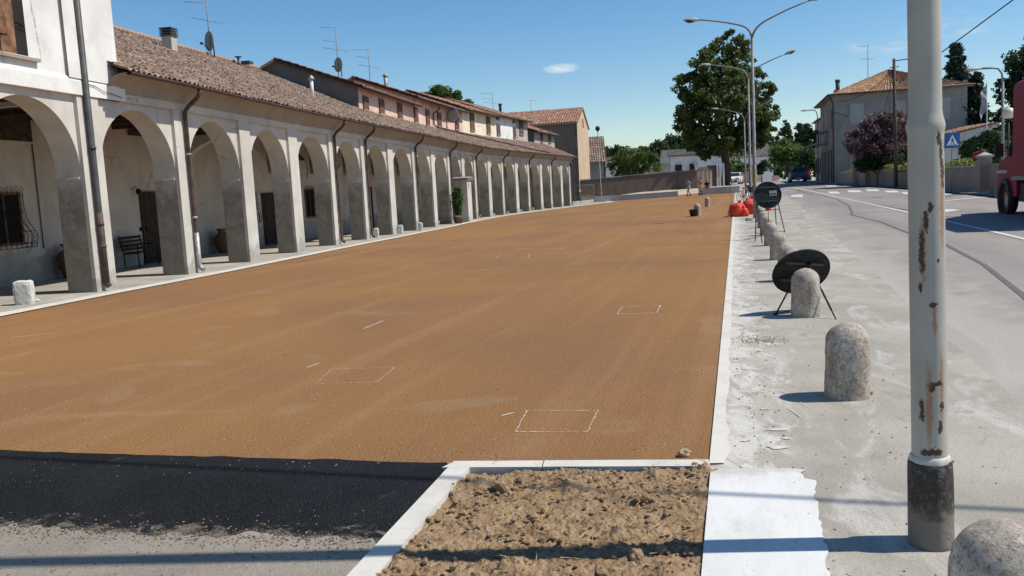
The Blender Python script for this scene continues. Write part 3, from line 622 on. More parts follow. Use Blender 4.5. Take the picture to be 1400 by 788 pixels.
# roof: slope .45 from the eave up to the rear houses
SLP = .45
def zroof(d): return 4.83+SLP*(-d)
def roof_piece(t0, t1, dmax, name='roof', seed=0, parent=arc):
    ts = TS(t0, t1, .05); acc = [0]
    for a, b in zip(ts, ts[1:]): acc.append(acc[-1]+(off(b, -1.5)-off(a, -1.5)).length)
    ul = acc[-1]; vl = (dmax+.5)*math.sqrt(1+SLP**2)
    def fn(u, v):
        t = float(np.interp(u, acc, ts)); d = .5-v/math.sqrt(1+SLP**2); p = off(t, d); e = tdir(t); n = Vector((e.y*SLP, -e.x*SLP, 1)).normalized()
        w = .02*mnoise.noise(Vector((p.x*.5, p.y*.5, 0))); return Vector((p.x-AO.x, p.y-AO.y, zroof(d)+w-.05)), n
    o = tiled(name, fn, ul, vl, parent, M['tile'], .2, .33, .03, 5, .013, seed); return o
roofo = roof_piece(1.30, 8.0, 7.3, seed=1); roof_piece(8.0, 14.5, 2.75, seed=2, name='roof'); roof_piece(14.5, TE, 2.75, seed=3, name='roof')
m = MB(); sweep(m, [(.48, 4.50), (-7.3, zroof(-7.3)-.14)], TS(1.3, 8)); sweep(m, [(.48, 4.50), (-2.7, zroof(-2.7)-.14)], TS(8, TE)); sweep(m, [(-7.3, zroof(-7.3)-.12), (-12, zroof(-7.3)-2.2)], TS(-2, 8)); ab(m, 'roof_boarding', M['bwood'], fix=False)
m = MB()
for k in range(95):   # ridge tiles
    t = 1.2+k*6.75/95; p = off(t, -7.3); q = off(t+.075, -7.3); m.tube([(p.x, p.y, zroof(-7.3)+.0+random.uniform(-.01, .012)), (q.x, q.y, zroof(-7.3)+.02)], .1, 7)
ab(m, 'ridge', M['tile2'], fix=False)
# rear wall, ceiling
m = MB(); sweep(m, [(-3.9, -.1), (-3.9, 4.4)], TS(-2, TE+.1)); sweep(m, [(-4.1, 4.4), (-4.1, -.1)], TS(-2, TE+.1)); bw = ab(m, 'rear_wall', M['inner'], fix=False)
m = MB(); sweep(m, [(-.8, 4.165), (-3.9, 4.165), (-3.9, 4.3), (-.3, 4.3)], TS(-2, TE)); ab(m, 'ceiling', M['bwood'], fix=False)
for i in range(-2, 20):
    for s in (.1, 1.2, 2.3):
        m = MB(); local_box(m, i, s, s+.14, -3.9, -.82, 3.98, 4.16); ab(m, 'beam', M['bwood'])
m = MB(); local_box(m, 19, 3.4, 3.6, -4, -.8, -.1, 4.3); ab(m, 'end_wall', M['inner'])
m = MB(); a = off(-2, 0); m.box((a.x-4, a.y-.4, 4), (5.5, .15, 4.1)); m.build('side_wall', M['inner'], tall, rel=TO)
# transverse walls with arched openings between bays of the portico (spandrels above head height)
for i in range(4, 20):
    m = MB(); K = 12; r = 1.35; dc = -2.36
    for s in (.12, .42):
        lo = [P3(i, s, dc+r*1.12*math.cos(math.pi*k/K), 2.62+1.2*math.sin(math.pi*k/K)) for k in range(K+1)]; hi = [P3(i, s, dc+r*1.12*math.cos(math.pi*k/K), 3.97) for k in range(K+1)]; m.grid([lo, hi])
    a_ = [P3(i, .12, dc+r*1.12*math.cos(math.pi*k/K), 2.62+1.2*math.sin(math.pi*k/K)) for k in range(K+1)]; b_ = [P3(i, .42, dc+r*1.12*math.cos(math.pi*k/K), 2.62+1.2*math.sin(math.pi*k/K)) for k in range(K+1)]; m.grid([a_, b_])
    ab(m, 'cross_arch', M['inner'], fix=False)
# downpipes
def downpipe(i, parent, org, s=.36, ztop=4.5, mat='pipe', straight=False, r=.05):
    m = MB(); f = lambda d, z: P3(i, s, d, z)
    if straight: pts = [f(.075, ztop), f(.075, .25), f(.075, .16), f(.13, .09)]
    else: pts = [f(.50, 4.5), f(.50, 4.36), f(.42, 4.26), f(.16, 4.06), f(.075, 3.95), f(.072, 2.5), f(.078, 1.0), f(.075, .22), f(.10, .12), f(.19, .08)]
    m.tube(pts, r, 10); o = m.build('downpipe', M[mat], parent, rel=org)
    for z in (.9, 1.35, 2.9): m = MB(); m.tube([f(.077, z), f(.077, z+.05)], r+.012, 10); m.build('pipe_clip', M['zinc' if i == 2 else 'pipe'], o, rel=org)
    return o
for i in (2, 5, 6, 8, 10, 12, 14, 16, 18, 20): downpipe(i, arc, AO, .42 if i in (2,) else .40)
m = MB(); m.tube([P3(2, .42, .079, 1.0), P3(2, .42, .077, .22), P3(2, .42, .11, .12), P3(2, .42, .2, .08)], .062, 12); ab(m, 'pipe_foot', M['zinc'])
downpipe(1, tall, TO, .22, 8.6, 'pipeg', True, .062)
m = MB(); m.tube([P3(1, .22, .076, .14), P3(1, .22, .077, 1.6)], .066, 10); m.build('pipe_foot', M['pipe'], tall, rel=TO)
# doors, windows, grilles, lamps in the rear wall
def rear(i, s, z, d=0.): a, u, n, L_ = bayframe(i); p = a+u*s+n*(-3.9+d); return Vector((p.x-AO.x, p.y-AO.y, z))
def rbox(i, s0, s1, z0, z1, d0, d1):
    m = MB(); q = lambda s, d, z: rear(i, s, z, d); m.hexa([q(s0, d0, z0), q(s1, d0, z0), q(s1, d1, z0), q(s0, d1, z0)], [q(s0, d0, z1), q(s1, d0, z1), q(s1, d1, z1), q(s0, d1, z1)]); return m
def rdoor(i, s, w=.95, h=2.15, mat='dwood'):
    o = rbox(i, s, s+w, 0, h, -.02, .03).build('door', M[mat], arc); m = rbox(i, s-.07, s, 0, h+.07, 0, .06); m2 = rbox(i, s+w, s+w+.07, 0, h+.07, 0, .06); m.add(m2.v, m2.f); m3 = rbox(i, s, s+w, h, h+.07, 0, .06); m.add(m3.v, m3.f)
    m.build('door_frame', M['bwood'], o); rbox(i, s+.1, s+.13, 1.0, 1.12, .03, .08).build('handle', M['iron'], o)
    m = MB(); c = [rear(i, s+.12+x*(w-.24), z, .034) for z in (.2, 1.0) for x in (0, 1)]; 
    for z0, z1 in ((.15, .9), (1.15, 1.95)): b_ = rbox(i, s+.12, s+w-.12, z0, z1, .031, .042); m.add(b_.v, b_.f)
    m.build('door_panel', M[mat], o)
def rgrille(i, s, w=1.0, z0=1.05, z1=2.2, belly=.3):
    o = rbox(i, s, s+w, z0, z1, -.03, .02).build('window', M['void'], arc); fr = MB()
    for a, b, c_, d in ((s-.06, s, z0-.06, z1+.06), (s+w, s+w+.06, z0-.06, z1+.06), (s, s+w, z0-.06, z0), (s, s+w, z1, z1+.06), (s+w/2-.02, s+w/2+.02, z0, z1)): b_ = rbox(i, a, b, c_, d, 0, .05); fr.add(b_.v, b_.f)
    fr.build('window_frame', M['wood'], o); g = MB()
    def dep(z): k = (z-z0)/(z1-z0); return .10+belly*math.exp(-((k-.12)/.26)**2) if k < .45 else .10+belly*math.exp(-((.45-.12)/.26)**2)*max(0, (1-(k-.45)/.3))
    zs = [z0-.12+(z1-z0+.2)*k/14 for k in range(15)]; n_ = 7
    for k in range(n_+1):
        ss_ = s-.08+(w+.16)*k/n_; g.tube([rear(i, ss_, z, dep(max(z0, z))) for z in zs], .009, 5)
        g.tube([rear(i, ss_+.05*math.cos(t), zs[-1]+.06+.05*math.sin(t), .1) for t in frange(0, 6.0, .5)], .006, 4)
    for z in (zs[0], zs[1], zs[4], zs[9], zs[13]): g.tube([rear(i, s-.08, z, 0), rear(i, s-.08, z, dep(max(z, z0))), rear(i, s+w+.08, z, dep(max(z, z0))), rear(i, s+w+.08, z, 0)], .008, 4)
    for e in (s-.08, s+w+.08):
        g.tube([rear(i, e, z, dep(max(z0, z))*.55) for z in zs], .007, 4)
        for z in zs[1:4]: g.tube([rear(i, e, z+.05*math.sin(t), dep(max(z0, z))*.75+.05*math.cos(t)) for t in frange(0, 6.2, .6)], .006, 4)
    g.build('iron_grille', M['iron'], o)
def rlamp(i, s, z):
    m = MB(); m.tube([rear(i, s, z, 0), rear(i, s, z+.08, .12), rear(i, s, z+.02, .2)], .012, 5); o = m.build('wall_lamp', M['iron'], arc)
    m = MB(); c = rear(i, s, z-.12, .2); m.lathe([(.02, .14), (.08, .1), (.07, 0), (.03, -.04)], c, 8); m.build('lamp_shade', M['iron'], o)
rgrille(1, 1.75, 1.0, 1.0, 2.15); rdoor(3, 1.15, .95, 2.12); rlamp(3, .78, 2.25); rdoor(5, 2.3, .95, 2.0); rgrille(5, .75, .9, 1.05, 2.0, .12); rlamp(5, 3.42, 2.2); rgrille(7, -.25, .8, 1.0, 2.15, .12)
rdoor(7, 2.2, 1.0, 2.1); rdoor(9, .6, 1.0, 2.2); rdoor(11, .4, 1, 2.1); rgrille(12, 1.5, .9, 1.0, 2.1, .05)
for i in range(-2, 20):
    if i in (2, 4, 5): continue
    b_ = rbox(i, -.02, 3.45, 3.45, 4.16, .0, .05) if i != 3 else rbox(i, .85, 3.3, 3.86, 4.16, .0, .05)
    b_.build('loft_boarding', M['bwood'], arc)
m = MB(); m.tube([rear(2, .1, z, .03) for z in (3.4, 2, .8)], .015, 5); m.build('conduit', M['pipe'], arc)
b_ = rbox(3, .95, 1.05, 1.0, 1.12, .0, .03); b_.build('doorbell', M['iron'], arc)
# tall house upper walls (front face, end face) with the shuttered window
def tb(i, s0, s1, d0, d1, z0, z1): m = MB(); local_box(m, i, s0, s1, d0, d1, z0, z1); return m
m = MB()
def wallrun(m, t0, t1, d, z0, z1, th=.35): sweep(m, [(d-th, z0), (d, z0), (d, z1), (d-th, z1)], TS(t0, t1, .05))
WT0, WT1 = .05, .655                            # window span in bays
wallrun(m, -2, WT0, -.03, 4.3, 8.6); wallrun(m, WT1, 1.0, -.03, 4.3, 8.6); wallrun(m, WT0, WT1, -.03, 4.3, 4.56); wallrun(m, WT0, WT1, -.03, 6.1, 8.6)
m.build('wall', M['white'], tall, rel=TO, fix=False)
m = MB(); wallrun(m, .94, 1.40, .045, 4.302, 8.6); m.build('corner_pilaster', M['white'], tall, rel=TO, fix=False)
m = MB(); sweep(m, [(-.3, ZF+.001), (.035, ZF+.001), (.035, 4.25), (-.0, 4.33), (-.3, 4.33)], TS(-2, 1.46, .02)); m.build('string_course', M['white'], tall, rel=TO, fix=False)
def offbox(m, t, d0, d1, z0, z1, th=.3):
    a, b, c_, e = off(t-th/3.4, d0), off(t, d0), off(t, d1), off(t-th/3.4, d1); m.hexa([(p.x, p.y, z0) for p in (a, b, c_, e)], [(p.x, p.y, z1) for p in (a, b, c_, e)])
m = MB(); offbox(m, 1.398, .043, -9, 4.0, 8.62); offbox(m, 1.455, .02, -.5, ZF, 4.32, .1); m.build('end_wall', M['white'], tall, rel=TO)
m = MB(); sweep(m, [(.5, 8.6), (.5, 8.7), (-9.3, 9.9), (-9.3, 8.5)], TS(-2, 1.5)); m.build('roof', M['tile2'], tall, rel=TO, fix=False)
wf = MB(); wallrun(wf, WT0+.0, WT1, -.30, 4.56, 6.1, .04); win = wf.build('window', M['void'], tall, rel=TO, fix=False)
m = MB(); sweep(m, [(-.03, 4.56), (-.03, 4.56)], [0]); m = MB(); sweep(m, [(-.3, 4.49), (.06, 4.47), (.06, 4.53), (-.3, 4.565)], TS(WT0-.05, WT1+.06, .05)); m.build('sill', M['cove'], win, rel=TO, fix=False)
m = MB(); 
for k in range(9):
    a = WT0+.01+k*.0615
    if k == 8: a += .015
    wallrun(m, a, a+.056, -.12+(.015 if k % 2 else 0)-(.05 if k == 8 else 0), 4.575, 6.08, .035)
for z in (4.9, 5.7): wallrun(m, WT0+.02, WT0+.49, -.085, z, z+.09, .03)
m.build('shutter', M['wood'], win, rel=TO, fix=False)
m = MB(); a, b = off(WT0+.05, -.075), off(WT1-.16, -.075); m.tube([(a.x, a.y, 4.86), (b.x, b.y, 4.86)], .012, 5); m.build('shutter_bar', M['iron'], win, rel=TO)
m = MB(); pts = [P3(1, .31, .055, 4.22), P3(1, .55, .055, 4.2), P3(1, .8, .06, 4.12), P3(1, 1.1, .07, 4.09), P3(1, 1.5, .03, 4.05)]; m.tube(pts, .008, 4); m.build('cable', M['pipe'], tall, rel=TO)

# ------------------------------------------------------------------ the row of upper houses behind the lean-to
FD = -2.5
def rowhouse(name, label, t0, t1, zb, ze, mat, wins, rooft='tile2', shut='shut', gable=None, dd=6.8, fd=FD, eave=.38, wz=None, zridge=None, gut=True):
    c = off((t0+t1)/2, fd-2); th = thing(name, label, 'house', (c.x, c.y, 0)); O = th.location.copy()
    m = MB(); sweep(m, [(fd-.2, 4.5), (fd, 4.5), (fd, ze), (fd-.2, ze)], TS(t0, t1, .2)); m.build('wall', M[mat], th, rel=O, fix=False)
    rid = -(fd)+4.0 if zridge is None else -(fd)+zridge
    zr = ze+.37*(rid+fd)
    for t, mt in ((t0, gable or mat), (t1, mat)):
        m = MB(); pts = [(off(t, d).x, off(t, d).y, z) for d, z in ((fd+.0, 4.0), (fd+.0, ze-.005), (-rid, zr-.01), (-rid-4, ze-.3), (-rid-4, 4.0))]
        e = tdir(t)*(.16 if t == t0 else -.16)
        if t == t0: m.prism([(p[0]-e.x*.06, p[1]-e.y*.06, p[2]) for p in pts], (e.x, e.y, 0))
        else: m.prism(pts, (e.x, e.y, 0))
        m.build('gable_wall', M[mt], th, rel=O)
    # roof as tiled sheets, piecewise straight
    n = max(1, int((t1-t0)/2.5))
    for k in range(n):
        a, b = t0+(t1-t0)*k/n-(.07 if k == 0 else 0), t0+(t1-t0)*(k+1)/n+(.05 if k == n-1 else 0)
        q = lambda t, d, z: Vector((off(t, d).x, off(t, d).y, z))-O
        rf = plane_roof('roof', q(a, fd+eave, ze-.37*eave+.10), q(b, fd+eave, ze-.37*eave+.10), q(b, -rid, zr+.1), q(a, -rid, zr+.1), th, M[rooft], .24, .42, .035, 4, k+int(t0*7))
        m = MB(); slab(m, q(a, fd+eave, ze-.37*eave+.06), q(b, fd+eave, ze-.37*eave+.06), q(b, -rid, zr+.04), q(a, -rid, zr+.04), .10); m.build('eave_board', M['bwood'], rf)
        m = MB(); slab(m, q(a, -rid-4.3, ze-.4), q(b, -rid-4.3, ze-.4), q(b, -rid, zr+.06), q(a, -rid, zr+.06), .12); m.build('roof_back', M[rooft], rf)
        if gut:
            m = MB(); g0, g1 = q(a, fd+eave+.06, ze-.37*eave+.03), q(b, fd+eave+.06, ze-.37*eave+.03); m.tube([g0, g1], .065, 7); m.build('gutter', M['pipe'], rf)
    for (tw, w, z0, z1) in wins:
        m = MB(); wallw = w/3.4/2
        sweep(m, [(fd+.01, z0), (fd+.06, z0), (fd+.06, z1), (fd+.01, z1)], [tw-wallw, tw+wallw]); m.prism([(off(tw-wallw, d).x, off(tw-wallw, d).y, z) for d, z in ((fd, z0), (fd+.06, z0), (fd+.06, z1), (fd, z1))], (tdir(tw).x*.01, tdir(tw).y*.01, 0))
        for k in range(int((z1-z0)/.12)): sweep(m, [(fd+.06, z0+.03+k*.12), (fd+.078, z0+.03+k*.12), (fd+.06, z0+.11+k*.12)], [tw-wallw*.9, tw+wallw*.9])
        w_ = m.build('shutter', M[shut], th, rel=O, fix=False)
        m = MB(); sweep(m, [(fd, z0-.07), (fd+.1, z0-.07), (fd+.1, z0-.01), (fd, z0-.01)], [tw-wallw*1.15, tw+wallw*1.15]); m.build('sill', M['cove'], w_, rel=O, fix=False)
    return th
# shutter positions (bays), taken as px -> bay
def tpx(px, py, d):
    r = ray(px, py); best = None
    for k in range(0, 2400):
        t = k/100; p = off(t, d); v = p.x*r[1]-p.y*r[0]
        if best is not None and best*v < 0: return t
        best = v
    return 20
def zpx(px, py, d): t = tpx(px, py, d); p = off(t, d); r = ray(px, py); return CH+r[2]*p.y/r[1]
def wn(lst, d=FD, w=.8): return [(tpx(px, (a+b)/2, d), w, zpx(px, b, d)+(0), zpx(px, a, d)) for px, a, b in lst]
ta, tb_, tc, td, te, tf, tg = tpx(489, 140, FD), tpx(566, 155, FD), tpx(632, 170, FD), tpx(677, 180, FD), tpx(707, 185, FD), tpx(722, 190, FD), tpx(757, 195, FD)
rowhouse('pink_house', 'pink rendered house with dark grey gable rising behind the arcade roof', ta, tb_, 5, 6.98, 'pink', wn([(499, 132, 150), (521, 136, 155), (546, 142, 162)]), gable='grey', zridge=4.0)
rowhouse('pale_pink_house', 'paler pink house with curved downpipe and a satellite dish on its front', tb_, tc, 5, 7.42, 'pink', wn([(568, 147, 167), (584, 150, 171), (600, 154, 173), (624, 160, 177)]), zridge=3.6)
rowhouse('cream_house', 'cream yellow house with two narrow brown shutters, between the pink and the white house', tc, td, 5, 7.65, 'cream', wn([(645, 155, 178), (667, 160, 182)], w=.9))
rowhouse('bright_white_house', 'small bright white house in the row over the arcade roof', td, te, 5, 7.75, 'wht', wn([(681, 170, 184), (703, 174, 188)])+wn([(680, 160, 163.5), (702, 165, 168)], w=.7), shut='shutg' if 0 else 'shut')
rowhouse('beige_house', 'narrow beige house with one brown shutter, right of the white house', te, tf, 5, 7.75, 'greyl', wn([(712, 163, 184)], w=1.1), gable='greyl')
rowhouse('grey_house', 'pale grey house with two dark shutters at the far end of the arcade roof', tf+.55, tg+.1, 5, 7.0, 'greyl', wn([(740, 177, 194), (751, 179, 195)]), gable='grey', zridge=3.4)
# aerials, chimneys, dishes
def aerial(label, px, yb, yt, d, arms, dish=None, size=1.):
    t = tpx(px, yb, d); p = off(t, d); r = ray(px, yb); zb = CH+r[2]*p.y/r[1]; zt = CH+ray(px, yt)[2]*p.y/r[1]; sc = p.y/CF
    th = thing('tv_aerial', label, 'aerial', (p.x, p.y, zb-.25), 0, 'television aerials on the roofs'); h = zt-zb+.25
    m = MB(); m.tube([(0, 0, 0), (0, 0, h)], .022, 6); m.build('mast', M['steel'], th)
    for dz, xa, xb, sl in arms:
        m = MB(); z = h-dz*sc; a, b = xa*sc, xb*sc; f = lambda x: (x, x*.25, z+x*sl)
        m.tube([f(a), f(b)], .013, 5); n = max(2, int(abs(b-a)/.16))
        for k in range(n+1):
            x = a+(b-a)*k/n; l = .11+.05*(k == 0)
            m.tube([(f(x)[0]+l*.3, f(x)[1]-l, f(x)[2]), (f(x)[0]-l*.3, f(x)[1]+l, f(x)[2])], .006, 4)
        m.build('antenna_boom', M['steel'], th)
    if dish:
        dz, dx, rr = dish; D = thing('satellite_dish', 'grey satellite dish turned sideways on the mast of '+label.split('aerial')[0]+'aerial', 'satellite dish', (p.x+dx*sc, p.y, zb+dz*sc), R(-46), 'satellite dishes on the roofs')
        m = MB(); m.lathe([(.001, -.0), (rr*.5, -.03), (rr*.85, -.085), (rr, -.12), (rr, -.135), (rr*.5, -.05), (.001, -.02)], (0, 0, 0), 20, 'y'); m.build('reflector', M['steel'], D)
        m = MB(); m.tube([(0, -.05, -rr*.9), (0, -rr*1.1, -rr*.3)], .014, 5); m.box((0, -rr*1.12, -rr*.27), (.04, .06, .04)); m.build('feed_arm', M['iron'], D)
        m = MB(); m.tube([(0, .06, -rr-.25), (0, .05, 0)], .03, 6); m.tube([(0, .05, 0), (0, -.02, 0)], .04, 6); m.build('bracket', M['iron'], D)
    return th
aerial('nearest aerial, left of the first dish on the old tiled roof', 288, 72, -12, -7.2, [(17, -27, 0, -.05), (40, -18, 18, -.2)], (14, 3, .42))
aerial('tall aerial above the ridge of the pink house gable', 463, 106, 38, -6.3, [(1, -18, 2, 0), (20, -17, 0, -.17), (30, -17, 14, -.17)], (16, 3, .42))
aerial('aerial left of the black flue on the pink house', 506, 113, 68, -6.2, [(1, -20, 2, 0), (12, -15, 0, -.2), (23, -14, 13, -.2)])
aerial('aerial over the cream house', 674, 147, 127, -6.2, [(1, -16, 1, 0), (9, -13, 0, -.15), (14, -12, 10, -.15)])
aerial('far bare aerial with one short boom near the barn', 726, 158, 137, -6.2, [(1, 0, 9, 0)])
def roofpt(px, py, d, dz=0): t = tpx(px, py, d); p = off(t, d); return Vector((p.x, p.y, CH+ray(px, py)[2]*p.y/ray(px, py)[1]+dz))
# brick chimney with slatted cowl
c = roofpt(232, 66, -5.9); t = tpx(232, 66, -5.9); rz = math.atan2(tdir(t).y, tdir(t).x)-math.pi/2; sc = c.y/CF
ch = MB(); ch.box((c.x, c.y, c.z-.1), (.19, .19, .5), rz); cho = ch.build('chimney', M['greyl'], roofo, rel=AO)
m = MB()
for k in range(4): m.box((c.x, c.y, c.z+.43+k*.085), (.235, .235, .024), rz)
m.box((c.x, c.y, c.z+.55), (.13, .13, .17), rz); m.build('chimney_cowl', M['pipeg'], cho, rel=AO)
c = roofpt(426, 120, -2.9); m = MB(); m.tube([(c.x, c.y, c.z-.5), (c.x, c.y, c.z+.35)], .075, 10); o = m.build('vent_pipe', M['wht'], roofo, rel=AO)
m = MB(); m.lathe([(.13, .0), (.15, .05), (.06, .16), (.01, .2)], (c.x, c.y, c.z+.33), 10); m.build('vent_cap', M['zinc'], o, rel=AO)
c = roofpt(326, 85, -7.0); m = MB(); m.tube([(c.x, c.y, c.z-.4), (c.x, c.y, c.z+.2)], .05, 8); m.box((c.x+.3, c.y+.3, c.z), (.2, .2, .06), rz); m.lathe([(.14, 0), (.16, .04), (.02, .07)], (c.x, c.y, c.z+.2), 8); m.build('ridge_flue', M['pipeg'], roofo, rel=AO)
def flue(px, yb, yt, d, mat, lab):
    p = roofpt(px, yb, d); sc = p.y/CF; h = (yb-yt)*sc; th = thing('flue', lab, 'chimney flue', (p.x, p.y, p.z-.5), 0, 'metal flues on the row of houses')
    m = MB(); m.tube([(0, 0, 0), (0, 0, h+.5)], .13, 9); m.build('flue_pipe', M[mat], th); m = MB(); m.lathe([(.17, 0), (.19, .05), (.19, .12), (.05, .2)], (0, 0, h+.45), 9); m.build('flue_cap', M[mat], th)
flue(528, 122, 105, -6.0, 'zinc', 'grey round flue on the pink house ridge'); flue(684, 150, 144, -5.9, 'iron', 'black flue above the bright white house')
# dish on the pale pink house front
p = roofpt(620, 158, FD+.45); D = thing('satellite_dish', 'large mesh satellite dish on the front of the pale pink house', 'satellite dish', p, R(-25), 'satellite dishes on the roofs')
m = MB(); m.lathe([(.001, 0), (.22, -.03), (.4, -.1), (.46, -.14), (.46, -.155), (.24, -.05), (.001, -.02)], (0, 0, 0), 20, 'y'); m.build('reflector', M['shutg'], D); m = MB(); m.tube([(0, 0, -.5), (-.35, -.5, -.25), (-.4, -.55, -.1)], .02, 5); m.tube([(0, .05, -.1), (0, .5, -.6)], .04, 6); m.build('feed_arm', M['iron'], D)
t = tpx(591, 160, FD)
th = thing('drainpipe', 'brown swan-neck drainpipe on the pink house running down onto the arcade roof', 'drainpipe', (off(t, FD).x, off(t, FD).y, 5.7)); O = th.location.copy(); m = MB()
q = lambda dt, d, z: (off(t+dt, d).x-O.x, off(t+dt, d).y-O.y, z-O.z)
m.tube([q(.1, FD+.42, 7.2), q(.08, FD+.36, 7.0), q(0, FD+.1, 6.8), q(0, FD+.08, 6.1), q(.1, FD+.16, 5.95), q(2.0, -1.6, 5.62), q(4.8, .1, 4.86), q(5.6, .45, 4.72)], .05, 7); m.build('pipe', M['pipe'], th)

# ------------------------------------------------------------------ barn, sheds, walls at the far end of the square
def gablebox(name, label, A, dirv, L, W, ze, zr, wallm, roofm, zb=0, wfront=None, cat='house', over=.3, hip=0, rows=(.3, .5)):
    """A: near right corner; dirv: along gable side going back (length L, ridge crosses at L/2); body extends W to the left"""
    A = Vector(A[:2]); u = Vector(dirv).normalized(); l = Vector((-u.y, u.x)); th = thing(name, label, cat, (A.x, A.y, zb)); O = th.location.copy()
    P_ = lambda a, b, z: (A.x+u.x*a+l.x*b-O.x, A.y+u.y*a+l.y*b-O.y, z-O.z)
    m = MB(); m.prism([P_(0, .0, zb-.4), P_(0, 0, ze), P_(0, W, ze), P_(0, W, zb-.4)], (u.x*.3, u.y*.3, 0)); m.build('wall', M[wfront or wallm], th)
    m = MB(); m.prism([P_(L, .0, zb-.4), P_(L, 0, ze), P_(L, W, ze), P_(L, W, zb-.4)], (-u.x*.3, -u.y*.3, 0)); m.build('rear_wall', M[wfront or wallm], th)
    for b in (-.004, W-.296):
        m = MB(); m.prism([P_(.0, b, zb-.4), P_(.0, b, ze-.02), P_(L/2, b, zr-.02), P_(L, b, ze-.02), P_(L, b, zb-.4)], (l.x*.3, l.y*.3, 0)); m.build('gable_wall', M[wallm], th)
    o = over; k = (zr-ze)/(L/2)
    rf = plane_roof('roof', P_(-o, -o*.5, ze-o*k+.09), P_(-o, W+o*.5, ze-o*k+.09), P_(L/2, W+o*.5, zr+.09), P_(L/2, -o*.5, zr+.09), th, M[roofm], *rows, .045, 4, len(name))
    m = MB(); slab(m, P_(-o, -o*.5, ze-o*k+.04), P_(-o, W+o*.5, ze-o*k+.04), P_(L/2, W+o*.5, zr+.04), P_(L/2, -o*.5, zr+.04), .12)
    slab(m, P_(L+o, -o*.5, ze-o*k+.04), P_(L+o, W+o*.5, ze-o*k+.04), P_(L/2, W+o*.5, zr+.041), P_(L/2, -o*.5, zr+.041), .12); m.build('roof_boards', M['tile2' if roofm != 'tile4' else 'tile4'], rf)
    return th, P_
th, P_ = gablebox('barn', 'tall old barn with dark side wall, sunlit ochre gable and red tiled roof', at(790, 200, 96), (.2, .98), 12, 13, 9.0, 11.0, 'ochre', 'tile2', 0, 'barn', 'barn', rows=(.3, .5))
m = MB(); m.box(P_(6, -.02, 9.2), (.03, .25, .5), -.2); m.build('gable_slot', M['void'], th)
th, P_ = gablebox('tiled_shed', 'low grey building with a steep brown tiled roof, right of the barn', at(828, 230, 113), (.05, 1), 8, 6, 5.1, 8.4, 'greyl', 'tile', .3, 'greyl', 'shed')
th, P_ = gablebox('white_cottage', 'white cottage half hidden by the round tree beyond the long wall', at(874, 230, 132), (.05, 1), 7, 8.5, 5.6, 6.2, 'wht', 'tile4', .6, 'wht')
m = MB(); m.box(P_(-.02, 6.7, 2.6), (.6, .04, .8)); m.build('window', M['void'], th)
th, P_ = gablebox('hipped_house', 'far house showing only its low grey roof above the trees', at(893, 230, 175), (.05, 1), 12, 10, 7.3, 9.4, 'greyl', 'tile4', .8)
A = at(1004, 225, 128); th, P_ = gablebox('long_white_house', 'long white single-storey house with a grey roof and two dark windows behind the old wall', A, (.03, 1), 8, 9.8, 5.7, 6.7, 'wht', 'tile4', 1.0)
for px, w, y0, y1 in ((927.5, .5, 225.5, 235), (946, .38, 224, 233.5)):
    q0 = at(px, (y0+y1)/2, 128-.1); m = MB(); zt, zb_ = at(px, y0, 128).z, at(px, y1, 128).z
    m.box((q0.x-th.location.x, q0.y-.12-th.location.y, (zt+zb_)/2-th.location.z), (w, .05, (zt-zb_)/2)); o = m.build('window', M['glass'], th)
    m = MB(); m.box((q0.x-th.location.x, q0.y-.16-th.location.y, zb_-th.location.z-.06), (w+.1, .08, .05)); m.build('sill', M['greyl'], o)
q0 = at(951, 223.5, 127.4); m = MB(); m.box((q0.x-th.location.x, q0.y-th.location.y, q0.z-th.location.z), (.3, .2, .28)); m.build('air_conditioner', M['shutg'], th)
m = MB(); q0 = at(902, 230, 126); q1 = at(916, 205, 126); m = MB(); m.box(((q0.x+q1.x)/2, 126.5, 3.2), ((q1.x-q0.x)/2*.45, .6, 3.3)); o = m.build('chimney_stack', M['greyl']); tag(o, 'plain beige masonry stack at the left end of the long white house', 'chimney')
q0 = at(886, 232, 118); q1 = at(914, 232, 118); m = MB(); m.box(((q0.x+q1.x)/2, 118, 2.6), ((q1.x-q0.x)/2, .2, 1.75)); m.box(((q0.x+q1.x)/2, 118, 4.4), ((q1.x-q0.x)/2+.1, .35, .07)); o = m.build('yard_wall', M['greyl']); tag(o, 'short beige yard wall left of the long white house', 'wall')
# small house behind the lamp posts
th, P_ = gablebox('grey_roofed_house', 'low house with a wide grey roof behind the street lamps', at(1059, 215, 165), (.0, 1), 10, 7, 6.0, 8.4, 'wht', 'tile4', 1)
# long old wall
def wallseg(m, pts, h, th_=.35, z0=None, cap=0):
    for (a, ha), (b, hb) in zip(pts, pts[1:]):
        a, b = Vector(a), Vector(b); u = (b-a).normalized(); n = Vector((-u.y, u.x))*th_; n_ = max(1, int((b-a).length/2))
        for k in range(n_):
            p, q = a.lerp(b, k/n_), a.lerp(b, (k+1)/n_); h0, h1 = ha+(hb-ha)*k/n_, ha+(hb-ha)*(k+1)/n_; w = .04*mnoise.noise(Vector((p.x, p.y, 0))); w1 = .04*mnoise.noise(Vector((q.x, q.y, 0)))
            m.hexa([(p.x, p.y, -.3), (q.x, q.y, -.3), (q.x+n.x, q.y+n.y, -.3), (p.x+n.x, p.y+n.y, -.3)], [(p.x, p.y, h0+w), (q.x, q.y, h1+w1), (q.x+n.x, q.y+n.y, h1+w1), (p.x+n.x, p.y+n.y, h0+w)])
a = at(794, 260, 94.2); b = at(952, 250, 95.6); za = at(797, 246.5, 94.2).z; zb = at(952, 233, 95.6).z
th = thing('old_wall', 'long dark weathered boundary wall across the far end of the square', 'wall', (a.x, a.y, 0)); O = th.location.copy()
